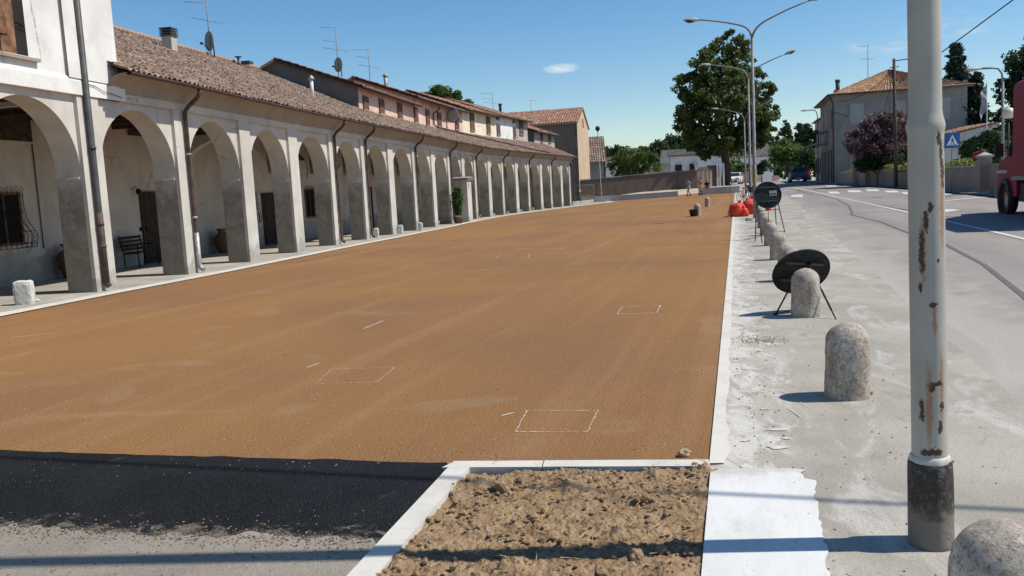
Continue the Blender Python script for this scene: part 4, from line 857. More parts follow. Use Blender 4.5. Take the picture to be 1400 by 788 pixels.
m = MB(); wallseg(m, [((a.x, a.y), za), ((b.x, b.y), zb)], 0); m.build('masonry', M['wallold'], th, rel=O)
m = MB(); beam(m, (a.x-.1, a.y-.08), (b.x+.05, b.y-.08), -.5, 0, 0);
m = MB(); u = Vector((b.x-a.x, b.y-a.y)).normalized()
for k in range(26):
    f0, f1 = k/26, (k+1)/26-.004; p, q = Vector((a.x, a.y)).lerp(Vector((b.x, b.y)), f0), Vector((a.x, a.y)).lerp(Vector((b.x, b.y)), f1); z0, z1 = za+(zb-za)*f0+.03, za+(zb-za)*f1+.03
    m.hexa([(p.x, p.y-.07, z0), (q.x, q.y-.07, z1), (q.x, q.y+.42, z1), (p.x, p.y+.42, z0)], [(p.x, p.y-.07, z0+.07), (q.x, q.y-.07, z1+.07), (q.x, q.y+.42, z1+.07), (p.x, p.y+.42, z0+.07)])
m.build('coping', M['conc'], th, rel=O)
m = MB(); m.hexa(*[[(p.x, p.y-o_, z) for p, o_ in ((a, .45), (b, .45), (b, .0), (a, .0))] for z in (-.2, .62)]); m.build('plinth', M['gwall'], th, rel=O)
# ochre gateway
gx0, gx1 = at(951, 245, 96.5), at(973, 245, 96.5); W_ = gx1.x-gx0.x
th = thing('ochre_gateway', 'peeling ochre masonry gateway with rounded top at the end of the old wall', 'gateway', (gx0.x, 96.4, .5)); O = th.location.copy()
zt = at(962, 233, 96.5).z-O.z; m = MB(); m.box((W_/2, .25, zt/2-.3), (W_/2, .25, zt/2+.3)); m.build('masonry', M['peach'], th)
m = MB(); m.prism([(W_*.08, -.03, zt)]+[(W_*.5-W_*.36*math.cos(math.pi*k/10), -.03, zt+.42*math.sin(math.pi*k/10)) for k in range(11)]+[(W_*.9, -.03, zt)], (0, .5, 0)); m.build('pediment', M['peach'], th)
for f in (.16, .44, .72, .94):
    m = MB(); m.box((W_*f, -.06, zt/2-.1), (.11, .05, zt/2)); m.build('pilaster', M['cream'], th)
m = MB(); m.box((W_/2, .2, zt-.0), (W_/2+.1, .36, .06)); m.build('cornice', M['ochre'], th)
q = at(968, 240, 96.9); q1 = at(982, 240, 97.5); m = MB(); m.box(((q.x+q1.x)/2+.1, 97.6, 1.9), ((q1.x-q.x)/2, .3, 1.5)); o = m.build('brick_pier', M['wallold']); tag(o, 'dark brick pier right of the ochre gateway', 'pier')
for px, h, lab in ((981, 3.05, 'left white wooden post of the pair by the gateway'), (984.3, 3.0, 'right white wooden post of the pair by the gateway'), (989.3, 2.5, 'shorter single white post beside the big tree trunk')):
    q = at(px, 240, 97); z = gz(q.x, 97); m = MB(); m.box((0, 0, h/2), (.09, .09, h/2)); m.lathe([(.11, h), (.12, h+.03), (.01, h+.12)], (0, 0, 0), 6); o = m.build('white_post', M['wht']); o.location = (q.x, 97, z); tag(o, lab, 'post', 'white posts near the gateway')
# low barriers at the plaza end
def barrier(p0, p1, h, lab, mat='bluew'):
    a, b = Vector(p0), Vector(p1); th = thing('low_barrier', lab, 'low wall', (a.x, a.y, 0), 0, 'low pale walls closing the square'); O = th.location.copy(); m = MB(); n = 8
    for k in range(n):
        p, q = a.lerp(b, k/n), a.lerp(b, (k+1)/n); z0, z1 = gz(p.x, p.y), gz(q.x, q.y)
        m.hexa([(p.x, p.y, -.2), (q.x, q.y, -.2), (q.x, q.y+.3, -.2), (p.x, p.y+.3, -.2)], [(p.x, p.y, z0+h), (q.x, q.y, z1+h), (q.x, q.y+.3, z1+h), (p.x, p.y+.3, z0+h)])
    m.build('wall', M[mat], th, rel=O); m = MB()
    for k in range(n):
        p, q = a.lerp(b, k/n), a.lerp(b, (k+1)/n-.003); z0, z1 = gz(p.x, p.y)+h, gz(q.x, q.y)+h
        m.hexa([(p.x, p.y-.03, z0), (q.x, q.y-.03, z1), (q.x, q.y+.34, z1), (p.x, p.y+.34, z0)], [(p.x, p.y-.03, z0+.05), (q.x, q.y-.03, z1+.05), (q.x, q.y+.34, z1+.05), (p.x, p.y+.34, z0+.05)])
    m.build('coping', M['greyl'], th, rel=O); return th
q0, q1, q2, q3 = at(813, 275, 90), at(927, 268, 89.2), at(957, 264, 88.6), at(1011, 260, 88.0)
barrier((q0.x, 90), (q1.x, 89.2), .5, 'long low pale concrete barrier on the left, ending where the men walk'); barrier((q2.x, 88.6), (q3.x, 88), .62, 'shorter low pale barrier under the big tree')
# thin frame gate and globe lamp at the left end
g0, g1 = at(786, 270, 90), at(812, 270, 90); th = thing('tubular_gate', 'thin grey tubular gate frame between arcade and low barrier', 'gate', (g0.x, 90, 0)); W_ = g1.x-g0.x
m = MB(); m.tube([(0, 0, 0), (0, 0, 1.9), (W_, 0, 1.9), (W_, 0, 0)], .035, 6); m.build('frame', M['steel'], th); m = MB(); m.tube([(0, 0, .75), (W_, 0, .8)], .025, 5); m.tube([(W_*.28, 0, 0), (W_*.28, 0, 1.2)], .03, 5); m.build('rail', M['steel'], th)
m = MB(); m.lathe([(.02, -.09), (.1, -.05), (.1, .05), (.02, .09)], (W_*.28, -.03, 1.3), 10); m.build('white_disc', M['wht'], th)
q = at(822, 268, 91.5); th = thing('globe_street_lamp', 'slim grey lamp post with a dark ball head behind the left low barrier', 'street lamp', (q.x, 91.5, 0)); zt = at(820, 177, 91.5).z
m = MB(); m.tube([(0, 0, 0), (0, 0, 1.0), (0, 0, 1.05), (-.1, 0, zt)], [.09, .09, .06, .045], 8); m.build('post', M['steel'], th); m = MB(); m.lathe([(.05, -.32), (.2, -.2), (.26, 0), (.2, .18), (.05, .26)], (-.1, 0, zt+.1), 12); m.build('lamp_head', M['grim'], th)
q = at(996, 258, 88.3); m = MB(); m.tube([(0, 0, 0), (0, 0, 1.15)], .05, 8); m.tube([(0, 0, 1.15), (0, 0, 1.17)], [.05, .02], 8); o = m.build('marker_post', M['steel']); o.location = (q.x, 87.6, gz(q.x, 87.6)); tag(o, 'thin grey marker post in front of the short barrier', 'post')

# ------------------------------------------------------------------ portico furniture, shrine, little stones
def offz(t, d, z=0): p = off(t, d); return Vector((p.x, p.y, z))
def jar(label, t, d, s=1.):
    p = offz(t, d); th = thing('terracotta_jar', label, 'jar', p, 0, 'tall jars in the portico'); m = MB()
    m.lathe([(.16, 0), (.2, .05), (.3, .3), (.33, .5), (.28, .66), (.15, .76), (.13, .82), (.19, .88), (.2, .9), (.12, .9), (.1, .8)], (0, 0, 0), 20); o = m.build('body', M['terra'], th)
    m = MB(); m.lathe([(.205, .885), (.225, .9), (.205, .92)], (0, 0, 0), 20); m.build('rim', M['terra'], o); th.scale = (s, s, s); return th
jar('terracotta jar beside the nearest big pillar, under the iron grille window', 2.14, -3.5, .95); jar('terracotta jar in the third arch, against the rear wall', 4.5, -3.5, .92)
p = offz(3.02, -3.35); th = thing('bench', 'dark slatted wooden bench in the second arch', 'bench', p, math.atan2(tdir(3).y, tdir(3).x)); m = MB()
for k in range(4): m.box((0, .18-k*.11, .43), (.55, .045, .015))
m.build('seat', M['dwood'], th); m = MB()
for k in range(4): m.box((0, .27+k*.02, .53+k*.11), (.55, .012, .04))
m.build('backrest', M['dwood'], th)
for x in (-.5, .5):
    m = MB(); m.tube([(x, -.2, 0), (x, -.2, .62), (x, .2, .64)], .02, 6); m.tube([(x, .25, 0), (x, .24, .45), (x, .35, .92)], .02, 6); m.tube([(x, -.2, .41), (x, .25, .41)], .018, 5); m.build('leg_frame', M['iron'], th)

def leaves(name, parent, mat, centers, size, org=(0, 0, 0), flat=.0, aspect=1.6):
    """one small bent blade per centre"""
    n = len(centers); C_ = np.asarray(centers, float); a = RNG.normal(size=(n, 3)); a /= np.linalg.norm(a, axis=1)[:, None]
    b = RNG.normal(size=(n, 3)); b[:, 2] *= (1-flat); b -= (a*b).sum(1)[:, None]*a; b /= np.linalg.norm(b, axis=1)[:, None]; s = size*RNG.uniform(.6, 1.25, (n, 1)); L_ = a*s*.5*aspect; W = b*s*.5
    N_ = np.cross(a, b)*s*.12
    V = np.stack([C_-L_, C_-W*.9+N_-L_*.1, C_+L_, C_+W*.9+N_+L_*.1], 1).reshape(-1, 3)-np.asarray(org); F = np.arange(4*n).reshape(n, 4)
    return np_mesh(name, V, F, mat, parent)
def clumped(blobs, nclump, nleaf, cr, shell=.72, lowcut=-.75):
    """blobs: (x,y,z,rx,ry,rz); leaf clumps near the surfaces, gaps between them"""
    out = []; vol = np.array([b[3]*b[5]+b[3]*b[4] for b in blobs]); vol = vol/vol.sum()
    for b, w in zip(blobs, vol):
        k = max(3, int(nclump*w)); d = RNG.normal(size=(k, 3)); d /= np.linalg.norm(d, axis=1)[:, None]; d = d[d[:, 2] > lowcut]; k = len(d)
        rad = shell+(1.04-shell)*RNG.uniform(0, 1, (k, 1))**.6; c = np.array(b[:3])+d*rad*np.array(b[3:])
        for q in c:
            r = cr*RNG.uniform(.55, 1.25); m_ = int(nleaf*RNG.uniform(.6, 1.2)); o = RNG.normal(size=(m_, 3)); o /= np.linalg.norm(o, axis=1)[:, None]; out.append(q+o*r*RNG.uniform(.3, 1, (m_, 1))**.7*np.array([1, 1, .7]))
        kk = max(2, int(nleaf*k*.12)); d = RNG.normal(size=(kk, 3)); d /= np.linalg.norm(d, axis=1)[:, None]; out.append(np.array(b[:3])+d*RNG.uniform(.1, .8, (kk, 1))*np.array(b[3:]))
    return np.concatenate(out)
def tree(name, label, base, blobs, lf, nclump, nleaf, cr, size, trunk_r=.2, group=None, cat='tree', shell=.72, limbs=6, lowcut=-.75, stem=True):
    th = thing(name, label, cat, base, 0, group); bx_, by_, bz_ = base
    leaves('crown', th, LF[lf], clumped(blobs, nclump, nleaf, cr, shell, lowcut), size, base)
    if stem:
        top = max(blobs, key=lambda b: b[2]); cx = sum(b[0] for b in blobs)/len(blobs); cy = sum(b[1] for b in blobs)/len(blobs); lowz = min(b[2]-b[5]*.6 for b in blobs); m = MB()
        h = top[2]-bz_; k = 7; pts = [((cx-bx_)*(i/k)**1.5+.12*trunk_r*math.sin(i*2.1)*3, (cy-by_)*(i/k)**1.5, h*i/k-.1) for i in range(k+1)]
        m.tube(pts, [trunk_r*(1.25 if i == 0 else 1-.85*i/k) for i in range(k+1)], 8)
        for b in blobs[:limbs]:
            z0 = max(1.0, (lowz-bz_)*.9+.0); z0 = min(z0, h*.5); i0 = z0/h; s0 = Vector(((cx-bx_)*i0**1.5, (cy-by_)*i0**1.5, z0)); e = Vector((b[0]-bx_, b[1]-by_, b[2]-bz_)); mid = s0.lerp(e, .5)+Vector((0, 0, -.1*b[5]))
            m.tube([s0, mid, e], [trunk_r*.5, trunk_r*.32, trunk_r*.1], 6)
        m.build('trunk', M['bark'], th)
    return th
def pxblob(px, py, rx, ry, Y, dy=0, depth=1.): c = at(px, py, Y+dy); k = (Y+dy)/CF; return (c.x, c.y, c.z, rx*k, rx*k*depth, ry*k)

# shrine beside pillar 11
sp_ = gp(633, 305); th = thing('masonry_pier', 'free-standing plastered masonry pier with a flat stone cap in front of the arcade', 'pier', (-2.62, 48.9, 0), math.atan2(tdir(10.5).y, tdir(10.5).x)-math.pi/2)
m = MB(); m.box((0, .55, 1.2), (.36, .55, 1.22)); m.build('shaft', M['arc'], th); m = MB(); m.box((0, .55, 2.47), (.46, .68, .05)); m.hexa([(-.5, -.2, 2.52), (.5, -.2, 2.52), (.5, 1.3, 2.52), (-.5, 1.3, 2.52)], [(-.38, 0, 2.6), (.38, 0, 2.6), (.38, 1.1, 2.6), (-.38, 1.1, 2.6)]); m.build('cap', M['conc'], th)
m = MB(); m.box((.362, .4, 2.1), (.012, .09, .11)); m.build('plaque', M['cove'], th)
bx0, by0 = -2.78, 47.4; th = thing('oleander_bush', 'leafy green bush growing in a pot beside the free-standing pier', 'shrub', (bx0, by0, 0)); pts = []
for k in range(70):
    a = random.uniform(0, 6.28); l = random.uniform(.9, 1.9); sp = random.uniform(.03, .27)
    for j in range(14): f = (j+4)/18; pts.append((bx0+math.cos(a)*sp*f*1.2, by0+math.sin(a)*sp*f*1.2, .3+l*f*(1-.25*f*sp)))
leaves('foliage', th, LF['mid'], pts, .15, (bx0, by0, 0), 0, 2.6); m = MB(); m.lathe([(.2, 0), (.27, .3), (.29, .36), (.25, .36)], (0, 0, 0), 14); m.build('pot', M['terra'], th)
m = MB(); 
for k in range(5): m.tube([(0, 0, .3), (.1*math.cos(k*1.3), .1*math.sin(k*1.3), 1.4)], .015, 5)
m.build('stem', M['bark'], th)
# white stone by the nearest arch
p = gp(35, 416); th = thing('marble_block', 'roughly cut white marble block on the walk before the nearest arch', 'stone block', (p[0], p[1], 0), R(12)); 
m = MB(); N_ = 7
def rb(w, d, h, jt=.02, seed=0):
    import bmesh
    bm = bmesh.new(); bmesh.ops.create_cube(bm, size=2); bmesh.ops.subdivide_edges(bm, edges=bm.edges[:], cuts=5, use_grid_fill=True); mm = MB(); vs = []
    for v in bm.verts:
        c = v.co.copy(); L_ = (abs(c.x)**8+abs(c.y)**8+abs(c.z)**8)**(1/8); c = c/L_; q = c*2.3+Vector((seed, 0, 0)); j = mnoise.noise(q)*jt+mnoise.noise(q*3)*jt*.4
        vs.append((c.x*(w+j), c.y*(d+j), c.z*(h+j)+h))
    mm.add(vs, [tuple(v.index for v in f.verts) for f in bm.faces], False); bm.free(); return mm
rb(.16, .13, .235, .009, 3).build('block', M['mblock'], th); th.location.z = -.03
p = gp(50, 413); m = MB(); rockmesh(m, (0, 0, .03), .055, 5, .7, 2); o = m.build('rubble_stone', M['mblock']); o.location = (p[0], p[1], 0); tag(o, 'small white lump of stone lying beside the marble block', 'stone')
for px, py, h, lab in [(515, 325.5, .21, 'short white guard stone, nearest to the sixth pillar'), (548, 319.5, .2, 'white guard stone beside the seventh pillar'), (575, 315.5, .2, 'white guard stone beside the eighth pillar'), (626, 304.5, .24, 'slim white guard stone in front of the potted bush'), (693.5, 292.5, .1, 'low white guard stone past the free-standing pier, nearest of the far three'), (712, 290, .1, 'middle one of the three low far guard stones'), (728, 287.6, .12, 'farthest low white guard stone on the arcade walk'), (768, 281.5, .3, 'pale block at the foot of the second last arch')]:
    p = gp(px, py); o = rb(.1, .1, h, .012, px).build('guard_stone', M['mblock']); o.location = (p[0], p[1], -.01); tag(o, lab, 'guard stone', 'white guard stones along the arcade')

# ------------------------------------------------------------------ bollards
def bollard_mesh(seed, fine):
    m = MB(); n = 40 if fine else 18; r = .158; h = .56; pr = [(r*1.04, -.05), (r*1.03, 0)]
    k = 14 if fine else 5
    pr += [(r*(1.02-.03*i/k), (h-.15)*i/k+.005) for i in range(1, k+1)]
    pr += [(r*.985*math.cos(a), h-.15+.148*math.sin(a)) for a in [math.pi/2*i/(10 if fine else 5) for i in range(1, (10 if fine else 5))]]+[(.008, h)]
    m.lathe(pr, (0, 0, 0), n, 'z', .010, seed); return m
BL = ['nearest stone bollard, cut off by the lower right corner of the view', 'pale rounded stone bollard standing alone behind the nearest one', 'stone bollard standing in front of the large tipped sign disc', 'stone bollard hidden behind the large tipped sign disc', 'stone bollard with a lump of mortar at its side, just beyond the tipped disc', 'stone bollard between the legs of the upright round sign, nearest of them', 'second stone bollard between the legs of the upright round sign', 'stone bollard behind the stand of the upright round sign', 'last stone bollard of the row, by the first double street lamp']
for k in range(9):
    s = k-1; x, y = 2.39+.962*s, 6.01+3.545*s
    if k == 2: x, y = 3.37, 9.66
    o = bollard_mesh(k*2.7+1, k < 4).build('stone_bollard', M['stone']); o.location = (x, y, gz(x, y)); o.rotation_euler = (random.uniform(-.015, .015), random.uniform(-.015, .015), k*1.1); s_ = random.uniform(.97, 1.03); o.scale = (s_, s_, s_)
    tag(o, BL[k], 'bollard', 'stone bollards along the road edge')
o = bpy.data.objects.get('stone_bollard'); o.location = (1.44, 2.43, 0)
for px, py, lab in ((953.5, 295.5, 'loose pale stone bollard standing on the ochre paving beside a bucket'), (967.3, 283, 'farther loose stone bollard standing alone on the ochre paving')):
    p = gp(px, py); o = bollard_mesh(px, False).build('stone_bollard', M['stone']); o.location = p; o.scale = (.95, .95, 1.02); tag(o, lab, 'bollard', 'stone bollards left on the paving')
p = gp(948.5, 296); th = thing('bucket', 'dark mason bucket beside the loose bollard', 'bucket', p); m = MB(); m.lathe([(.15, 0), (.21, .3), (.22, .31), (.19, .3), (.13, .03)], (0, 0, 0), 14); m.build('pail', M['grim'], th); m = MB(); m.tube([(.2*math.cos(a), .06, .3-.1*math.sin(a)) for a in frange(0, 3.14, .4)], .008, 4); m.build('handle', M['iron'], th)
m = MB()
for px, py, r in ((1076, 345, .05), (1073, 349, .035), (1191, 539, .022), (1184, 541, .02)): p = gp(px, py); rockmesh(m, (p[0], p[1], .015), r, px, .6, 2)
struct('mortar_crumbs', m, M['stone'], 'lumps of mortar at the feet of the bollards', 'stuff')
p = gp(1024, 302); o = rb(.12, .08, .05, .008, 9).build('paving_block', M['conc']); o.location = p; o.rotation_euler = (0, 0, .2); tag(o, 'loose grey paving block on the pavement near the orange sacks', 'block')

# ------------------------------------------------------------------ near pole
px0, py0 = 1.742, 3.50
th = thing('steel_pole', 'near white painted steel pole with peeling rust and a tarred sleeve at its foot', 'pole', (px0, py0, 0)); m = MB(); n = 48
def prof_tube(m, prof, n, jt=0):
    m.lathe(prof, (0, 0, 0), n)
pr = [(.071, .34)]+[(.071-.003*i/20, .34+1.40*i/20) for i in range(1, 21)]+[(.0695, 1.752), (.073, 1.765), (.0735, 1.78), (.071, 1.795), (.0655, 1.815), (.0625, 1.84)]+[(.062-.006*i/14, 1.84+4.0*i/14) for i in range(1, 15)]
prof_tube(m, pr, n); m.build('shaft', M['pole'], th); th.rotation_euler = (0, -.0165, 0); th.location.x += .008
m = MB(); m.lathe([(.092, -.03), (.0915, .02), (.089, .1), (.088, .2), (.089, .3), (.088, .355), (.0865, .372), (.074, .385)], (0, 0, 0), n, 'z', .007, 4); m.build('sleeve', M['tar'], th)
m = MB(); m.lathe([(.084, .35), (.0835, .372), (.079, .388), (.0725, .398)], (0, 0, 0), n, 'z', .006, 8); m.build('collar', M['smear'], th)
m = MB(); m.tube([(0, 0, 5.7), (0, 0, 6.6)], .058, 12); m.tube([(-.3, 0, 6.5), (.3, 0, 6.5)], .03, 8); m.build('top_bracket', M['steel'], th)

# ------------------------------------------------------------------ sign stands seen from behind
def disc(m, r, th_=.004, n=40):
    m.lathe([(.001, 0), (r*.6, 0), (r-.012, 0), (r, .014), (r+.004, .012), (r+.004, -.004), (r*.5, -.008), (.001, -.008)], (0, 0, 0), n); m.sm = [False]*len(m.sm)
# tipped tripod sign
c = at(1095, 371.5, 9.98)
th = thing('tripod_road_sign', 'large round road sign on a folding tripod, tipped back behind a bollard', 'road sign', (c.x, c.y, 0)); gz0 = c.z
m = MB(); disc(m, .335); o = m.build('sign_disc', M['discback'], th)
for y_ in (-.13, .13): mm = MB(); mm.box((0, y_, .012), (.23, .016, .010)); mm.build('stiffener', M['pipeg'], o)
mm = MB(); mm.box((.04, .1, .028), (.03, .05, .012)); mm.lathe([(.012, .03), (.012, .06)], (.04, .1, 0), 8); mm.build('leg_hinge', M['iron'], o); o.location = (0, 0, gz0); o.rotation_euler = (R(-52+180+0), R(-9), R(2)); 
o.rotation_euler = (R(180-55), R(6), R(4))
m = MB(); a1 = gp(1060, 431); a2 = gp(1143, 437); a3 = gp(1100, 421); T_ = Vector((c.x, c.y, 0))
hub = Vector((.035, -.13, gz0+.13)); m.tube([hub, Vector(a2)-T_], .008, 6)
leg2 = MB(); l0, l1 = hub, Vector(a2)-T_; leg2.tube([l0.lerp(l1, .5), l0.lerp(l1, .84)], .012, 6)
m.build('leg', M['iron'], th); leg2.build('leg_sleeve', M['iron'], th)
m = MB(); m.tube([Vector((-.05, .02, gz0-.05)), Vector(a1)-T_], .010, 6); m.box((Vector(a1)-T_+Vector((0, 0, .012))), (.02, .015, .01)); m.build('leg', M['iron'], th)
m = MB(); m.tube([Vector((.15, .35, gz0+.0)), Vector((.35, .45, .0))], .009, 6); m.build('leg', M['iron'], th)
m = MB(); m.tube([Vector(a1)-T_+Vector((.03, 0, .02)), Vector((.3, .35, .025))], .005, 5); m.build('brace', M['iron'], th)
# upright sign on a trestle
c = at(1049.5, 267, 22.4); q = c.z; k = 22.4/CF
th = thing('trestle_road_sign', 'round road sign seen from behind, upright on a four-legged trestle with small label', 'road sign', (c.x, c.y, gz(c.x, c.y))); Z0 = th.location.z
m = MB(); disc(m, .355); o = m.build('sign_disc', M['discback'], th); o.location = (0, 0, q-Z0); o.rotation_euler = (R(80), 0, R(-6))
for y_ in (-.16, .2): mm = MB(); mm.box((0, y_, .012), (.24, .014, .010)); mm.build('stiffener', M['pipeg'], o)
lab = MB(); lab.box((.14, .045, .0045), (.095, .07, .003)); l_ = lab.build('label', M['lampm'], o)
m = MB()
for x_ in (.09, .125, .16, .2, .23): m.box((x_-.02, .02, .0085), (.010, .025, .0015))
m.build('label_print', M['iron'], l_)
bz = q-Z0
lp = {}
for nm, (tx, tyy), (px, py) in (('a', (-.3, .02), (1032.5, 330)), ('b', (-.27, .1), (1042, 333)), ('c', (.27, .02), (1073, 318)), ('d', (.22, .1), (1062, 317))):
    g_ = Vector(gp(px, py)) if nm in 'ac' else Vector(gp(px, py)); top = Vector((tx*.95, tyy, bz-.12)); m = MB(); m.tube([top, g_-th.location], .013, 6); m.build('leg', M['iron'], th); lp[nm] = (top, g_-th.location)
f = lambda n_, t: lp[n_][0].lerp(lp[n_][1], t)
m = MB(); m.tube([f('a', .28), f('c', .28)], .012, 6); m.build('crossbar', M['iron'], th); m = MB(); m.tube([f('a', .8), f('b', .8)], .009, 5); m.build('brace', M['iron'], th); m = MB(); m.tube([f('c', .97), f('d', .97)], .009, 5); m.build('brace', M['iron'], th)
mid = (f('a', .28)+f('c', .28))/2; m = MB(); m.tube([mid, mid+Vector((0, 0, -.36))], .01, 5); m.build('strut', M['iron'], th)
m = MB(); m.lathe([(.03, 0), (.075, .01), (.08, .05), (.06, .07), (.02, .075)], mid+Vector((0, -.02, -.01)), 12); o = m.build('red_lamp', M['redp'], th)

# ------------------------------------------------------------------ sacks
def sack(label, loc, sc, seed, neck):
    import bmesh
    th = thing('orange_sack', label, 'sack', loc, 0, 'orange plastic sacks'); bm = bmesh.new(); bmesh.ops.create_icosphere(bm, subdivisions=4, radius=1); m = MB(); vs = []
    for v in bm.verts:
        c = v.co.copy(); q = c+Vector((seed, 0, 0)); w = 1+.16*mnoise.noise(q*1.3)+.09*abs(mnoise.noise(q*3.3))-.05+.05*mnoise.noise(q*7); z = c.z*w*sc[2]
        if z < -sc[2]*.7: z = -sc[2]*.7+(z+sc[2]*.7)*.05
        vs.append((c.x*w*sc[0]*(1+.1*(c.z < 0)), c.y*w*sc[1], z+sc[2]*.7))
    m.add(vs, [tuple(v.index for v in f.verts) for f in bm.faces], True); bm.free(); o = m.build('bag', M['bag'], th)
    m = MB(); n_ = Vector(neck); 
    for k in range(9):
        a = k*.7; m.tube([n_*.8, n_*1.02, n_*1.02+Vector((.06*math.cos(a), .06*math.sin(a), .09+.03*math.sin(a*3)))], [.035, .016, .03], 6)
    m.build('tied_neck', M['bag'], th); return th
b1 = gp(1009, 296.5); sack('left orange sack, on the ochre paving edge', (b1[0], b1[1]+.1, b1[2]), (.40, .33, .36), 2, (.1, 0, .55))
b2 = gp(1026, 293); sack('right orange sack, leaning by the foot of the first double street lamp', (b2[0], b2[1]+.1, b2[2]), (.36, .3, .42), 8, (.12, 0, .66))
b3 = gp(1017, 296); sack('small orange sack squeezed between the two larger sacks', (b3[0], b3[1]-.05, b3[2]), (.2, .2, .22), 5, (-.05, -.03, .33))
m = MB()
for k in range(7): m.tube([(b1[0]-.45-.03*k, b1[1]-.1+.03*k, b1[2]+.01), (b1[0]-.36+.02*k, b1[1]-.05, b1[2]+.25-.03*k)], .01, 4)
o = m.build('broom_bristles', M['straw']); tag(o, 'straw coloured twigs of a broom propped against the left orange sack', 'broom')

# ------------------------------------------------------------------ street lamps
def lamp_head(m, c, d, L_=.62):
    """cobra head starting at c pointing along d"""
    c = Vector(c); d = Vector(d).normalized(); s = Vector((0, 1, 0)).cross(d) if abs(d.y) < .9 else Vector((1, 0, 0)); s = Vector((-d.y, d.x, 0)).normalized() if (abs(d.x)+abs(d.y)) > .01 else Vector((0, 1, 0)); u = s.cross(d)*-1
    if u.z < 0: u = -u
    P = []
    for t, w, hh, lo in ((0, .04, .04, .04), (.12, .06, .07, .05), (.3, .12, .10, .07), (.6, .155, .095, .075), (.85, .13, .07, .05), (1, .05, .03, .02)):
        o_ = c+d*L_*t; P.append([o_+s*w*math.cos(a)+u*(hh if math.sin(a) > 0 else lo)*math.sin(a) for a in [2*math.pi*k/12 for k in range(13)]])
    m.grid(P, True)
def double_lamp(label, x, y, H, z0, armL, droopL=.62):
    th = thing('street_lamp', label, 'street lamp', (x, y, z0), 0, 'double-armed street lamps'); m = MB(); m.tube([(0, 0, -.1), (0, 0, 1.2), (0, 0, 1.25), (-.0, 0, H)], [.088, .088, .072, .05], 10); m.build('post', M['steel'], th)
    for sg, rise_, L_ in ((-1, droopL, armL[0]), (1, armL[2], armL[1])):
        u = Vector((1, -.27, 0)).normalized()*sg; pts = []
        fx_ = [0, .03, .10, .20, .34, .62, 1] if sg < 0 else [0, .03, .09, .2, .36, .66, 1]; fz_ = [0, .24, .46, .58, .68, .84, 1] if sg < 0 else [0, .16, .32, .47, .60, .81, 1]
        for k in range(13):
            t = k/2; i_ = min(5, int(t)); w_ = t-i_; c0, c1, c2, c3 = [max(0, min(6, i_+q_)) for q_ in (-1, 0, 1, 2)]
            cr = lambda F: .5*(2*F[c1]+(F[c2]-F[c0])*w_+(2*F[c0]-5*F[c1]+4*F[c2]-F[c3])*w_*w_+(3*F[c1]-F[c0]-3*F[c2]+F[c3])*w_**3)
            xx, zz = L_*cr(fx_), rise_*cr(fz_); pts.append(Vector((u.x*xx, u.y*xx, H-.02+zz)))
        m = MB(); m.tube(pts, [.045-.018*k/12 for k in range(13)], 8); a_ = m.build('arm', M['steel'], th); d = (pts[-1]-pts[-2]).normalized(); 
        if sg < 0: d = Vector((d.x, d.y, d.z-.12)).normalized()
        m = MB(); lamp_head(m, pts[-1], d); h_ = m.build('lamp_head', M['lampm'], a_)
        m = MB(); lamp_head(m, pts[-1]+d*.18+Vector((0, 0, -.035)), d, .36); m.build('diffuser', M['glass'], h_)
    return th
for i, (bx_, by_, tx, ty, xl, yl, xr, yr, Y) in enumerate([(1036.5, 300, 1024.5, 52, 956, 25, 1091, 9, 33.6), (1029, 284, 1020.5, 108, 972, 88, 1064, 79, 48.2), (1021, 268, 1016.5, 166, 983, 149, 1044, 143, 75)]):
    b = at(bx_, by_, Y); x = (b.x+at(tx, ty, Y).x)/2; z0 = gz(x, Y); H = at(tx, ty, Y).z-z0; k = Y/CF
    double_lamp(['nearest and tallest double-armed street lamp at the pavement edge', 'second double-armed street lamp in line behind the nearest', 'farthest small double-armed street lamp in front of the big tree'][i], x, Y, H, z0, (((tx-xl))*k*.99, (xr-tx)*k*1.08, at(xr, yr, Y).z-at(tx, ty, Y).z+.1), at(xl, yl, Y).z-at(tx, ty, Y).z+.05)
def single_lamp(label, px, pyt, pyb, Y, hx, hy, mat='steel'):
    b = at(px, pyb, Y); z0 = gz(b.x, Y)-.1; t = at(px, pyt, Y); h = at(hx, hy, Y); th = thing('roadside_lamp', label, 'street lamp', (b.x, Y, z0), 0, 'single-armed roadside lamps'); H = t.z-z0; dz = h.z-t.z; L_ = h.x-t.x; m = MB()
    m.tube([(0, 0, 0), (t.x-b.x, 0, H)], [.09, .06], 8); m.build('post', M[mat], th); pts = [Vector((t.x-b.x+L_*.0, 0, H)), Vector((t.x-b.x+L_*.05, 0, H+dz*.6)), Vector((t.x-b.x+L_*.22, 0, H+dz*.93)), Vector((t.x-b.x+L_*.5, 0, H+dz)), Vector((t.x-b.x+L_, 0, H+dz))]
    m = MB(); m.tube(pts, .05, 8); a_ = m.build('arm', M[mat], th); m = MB(); lamp_head(m, pts[-1], (L_, 0, -.02), .8); m.build('lamp_head', M['lampm'], a_)
single_lamp('grey roadside lamp with curved arm before the far right houses', 1118, 166, 245, 82, 1106, 151)
single_lamp('grey curved roadside lamp behind the garden wall and the truck', 1371, 112, 255, 43, 1342, 94)

# ------------------------------------------------------------------ villa and garden on the right
fx, fy = 26.2, 68.0; u = Vector((AX, AY)); l = Vector((AY, -AX))
vz = gz(fx, fy); th = thing('villa', 'two-storey pale rendered villa with a hipped orange tiled roof at the bend of the road', 'house', (fx, fy, vz), -math.atan2(AX, AY)); VW, VD = 9.5, 11.4; ze = 7.85-vz
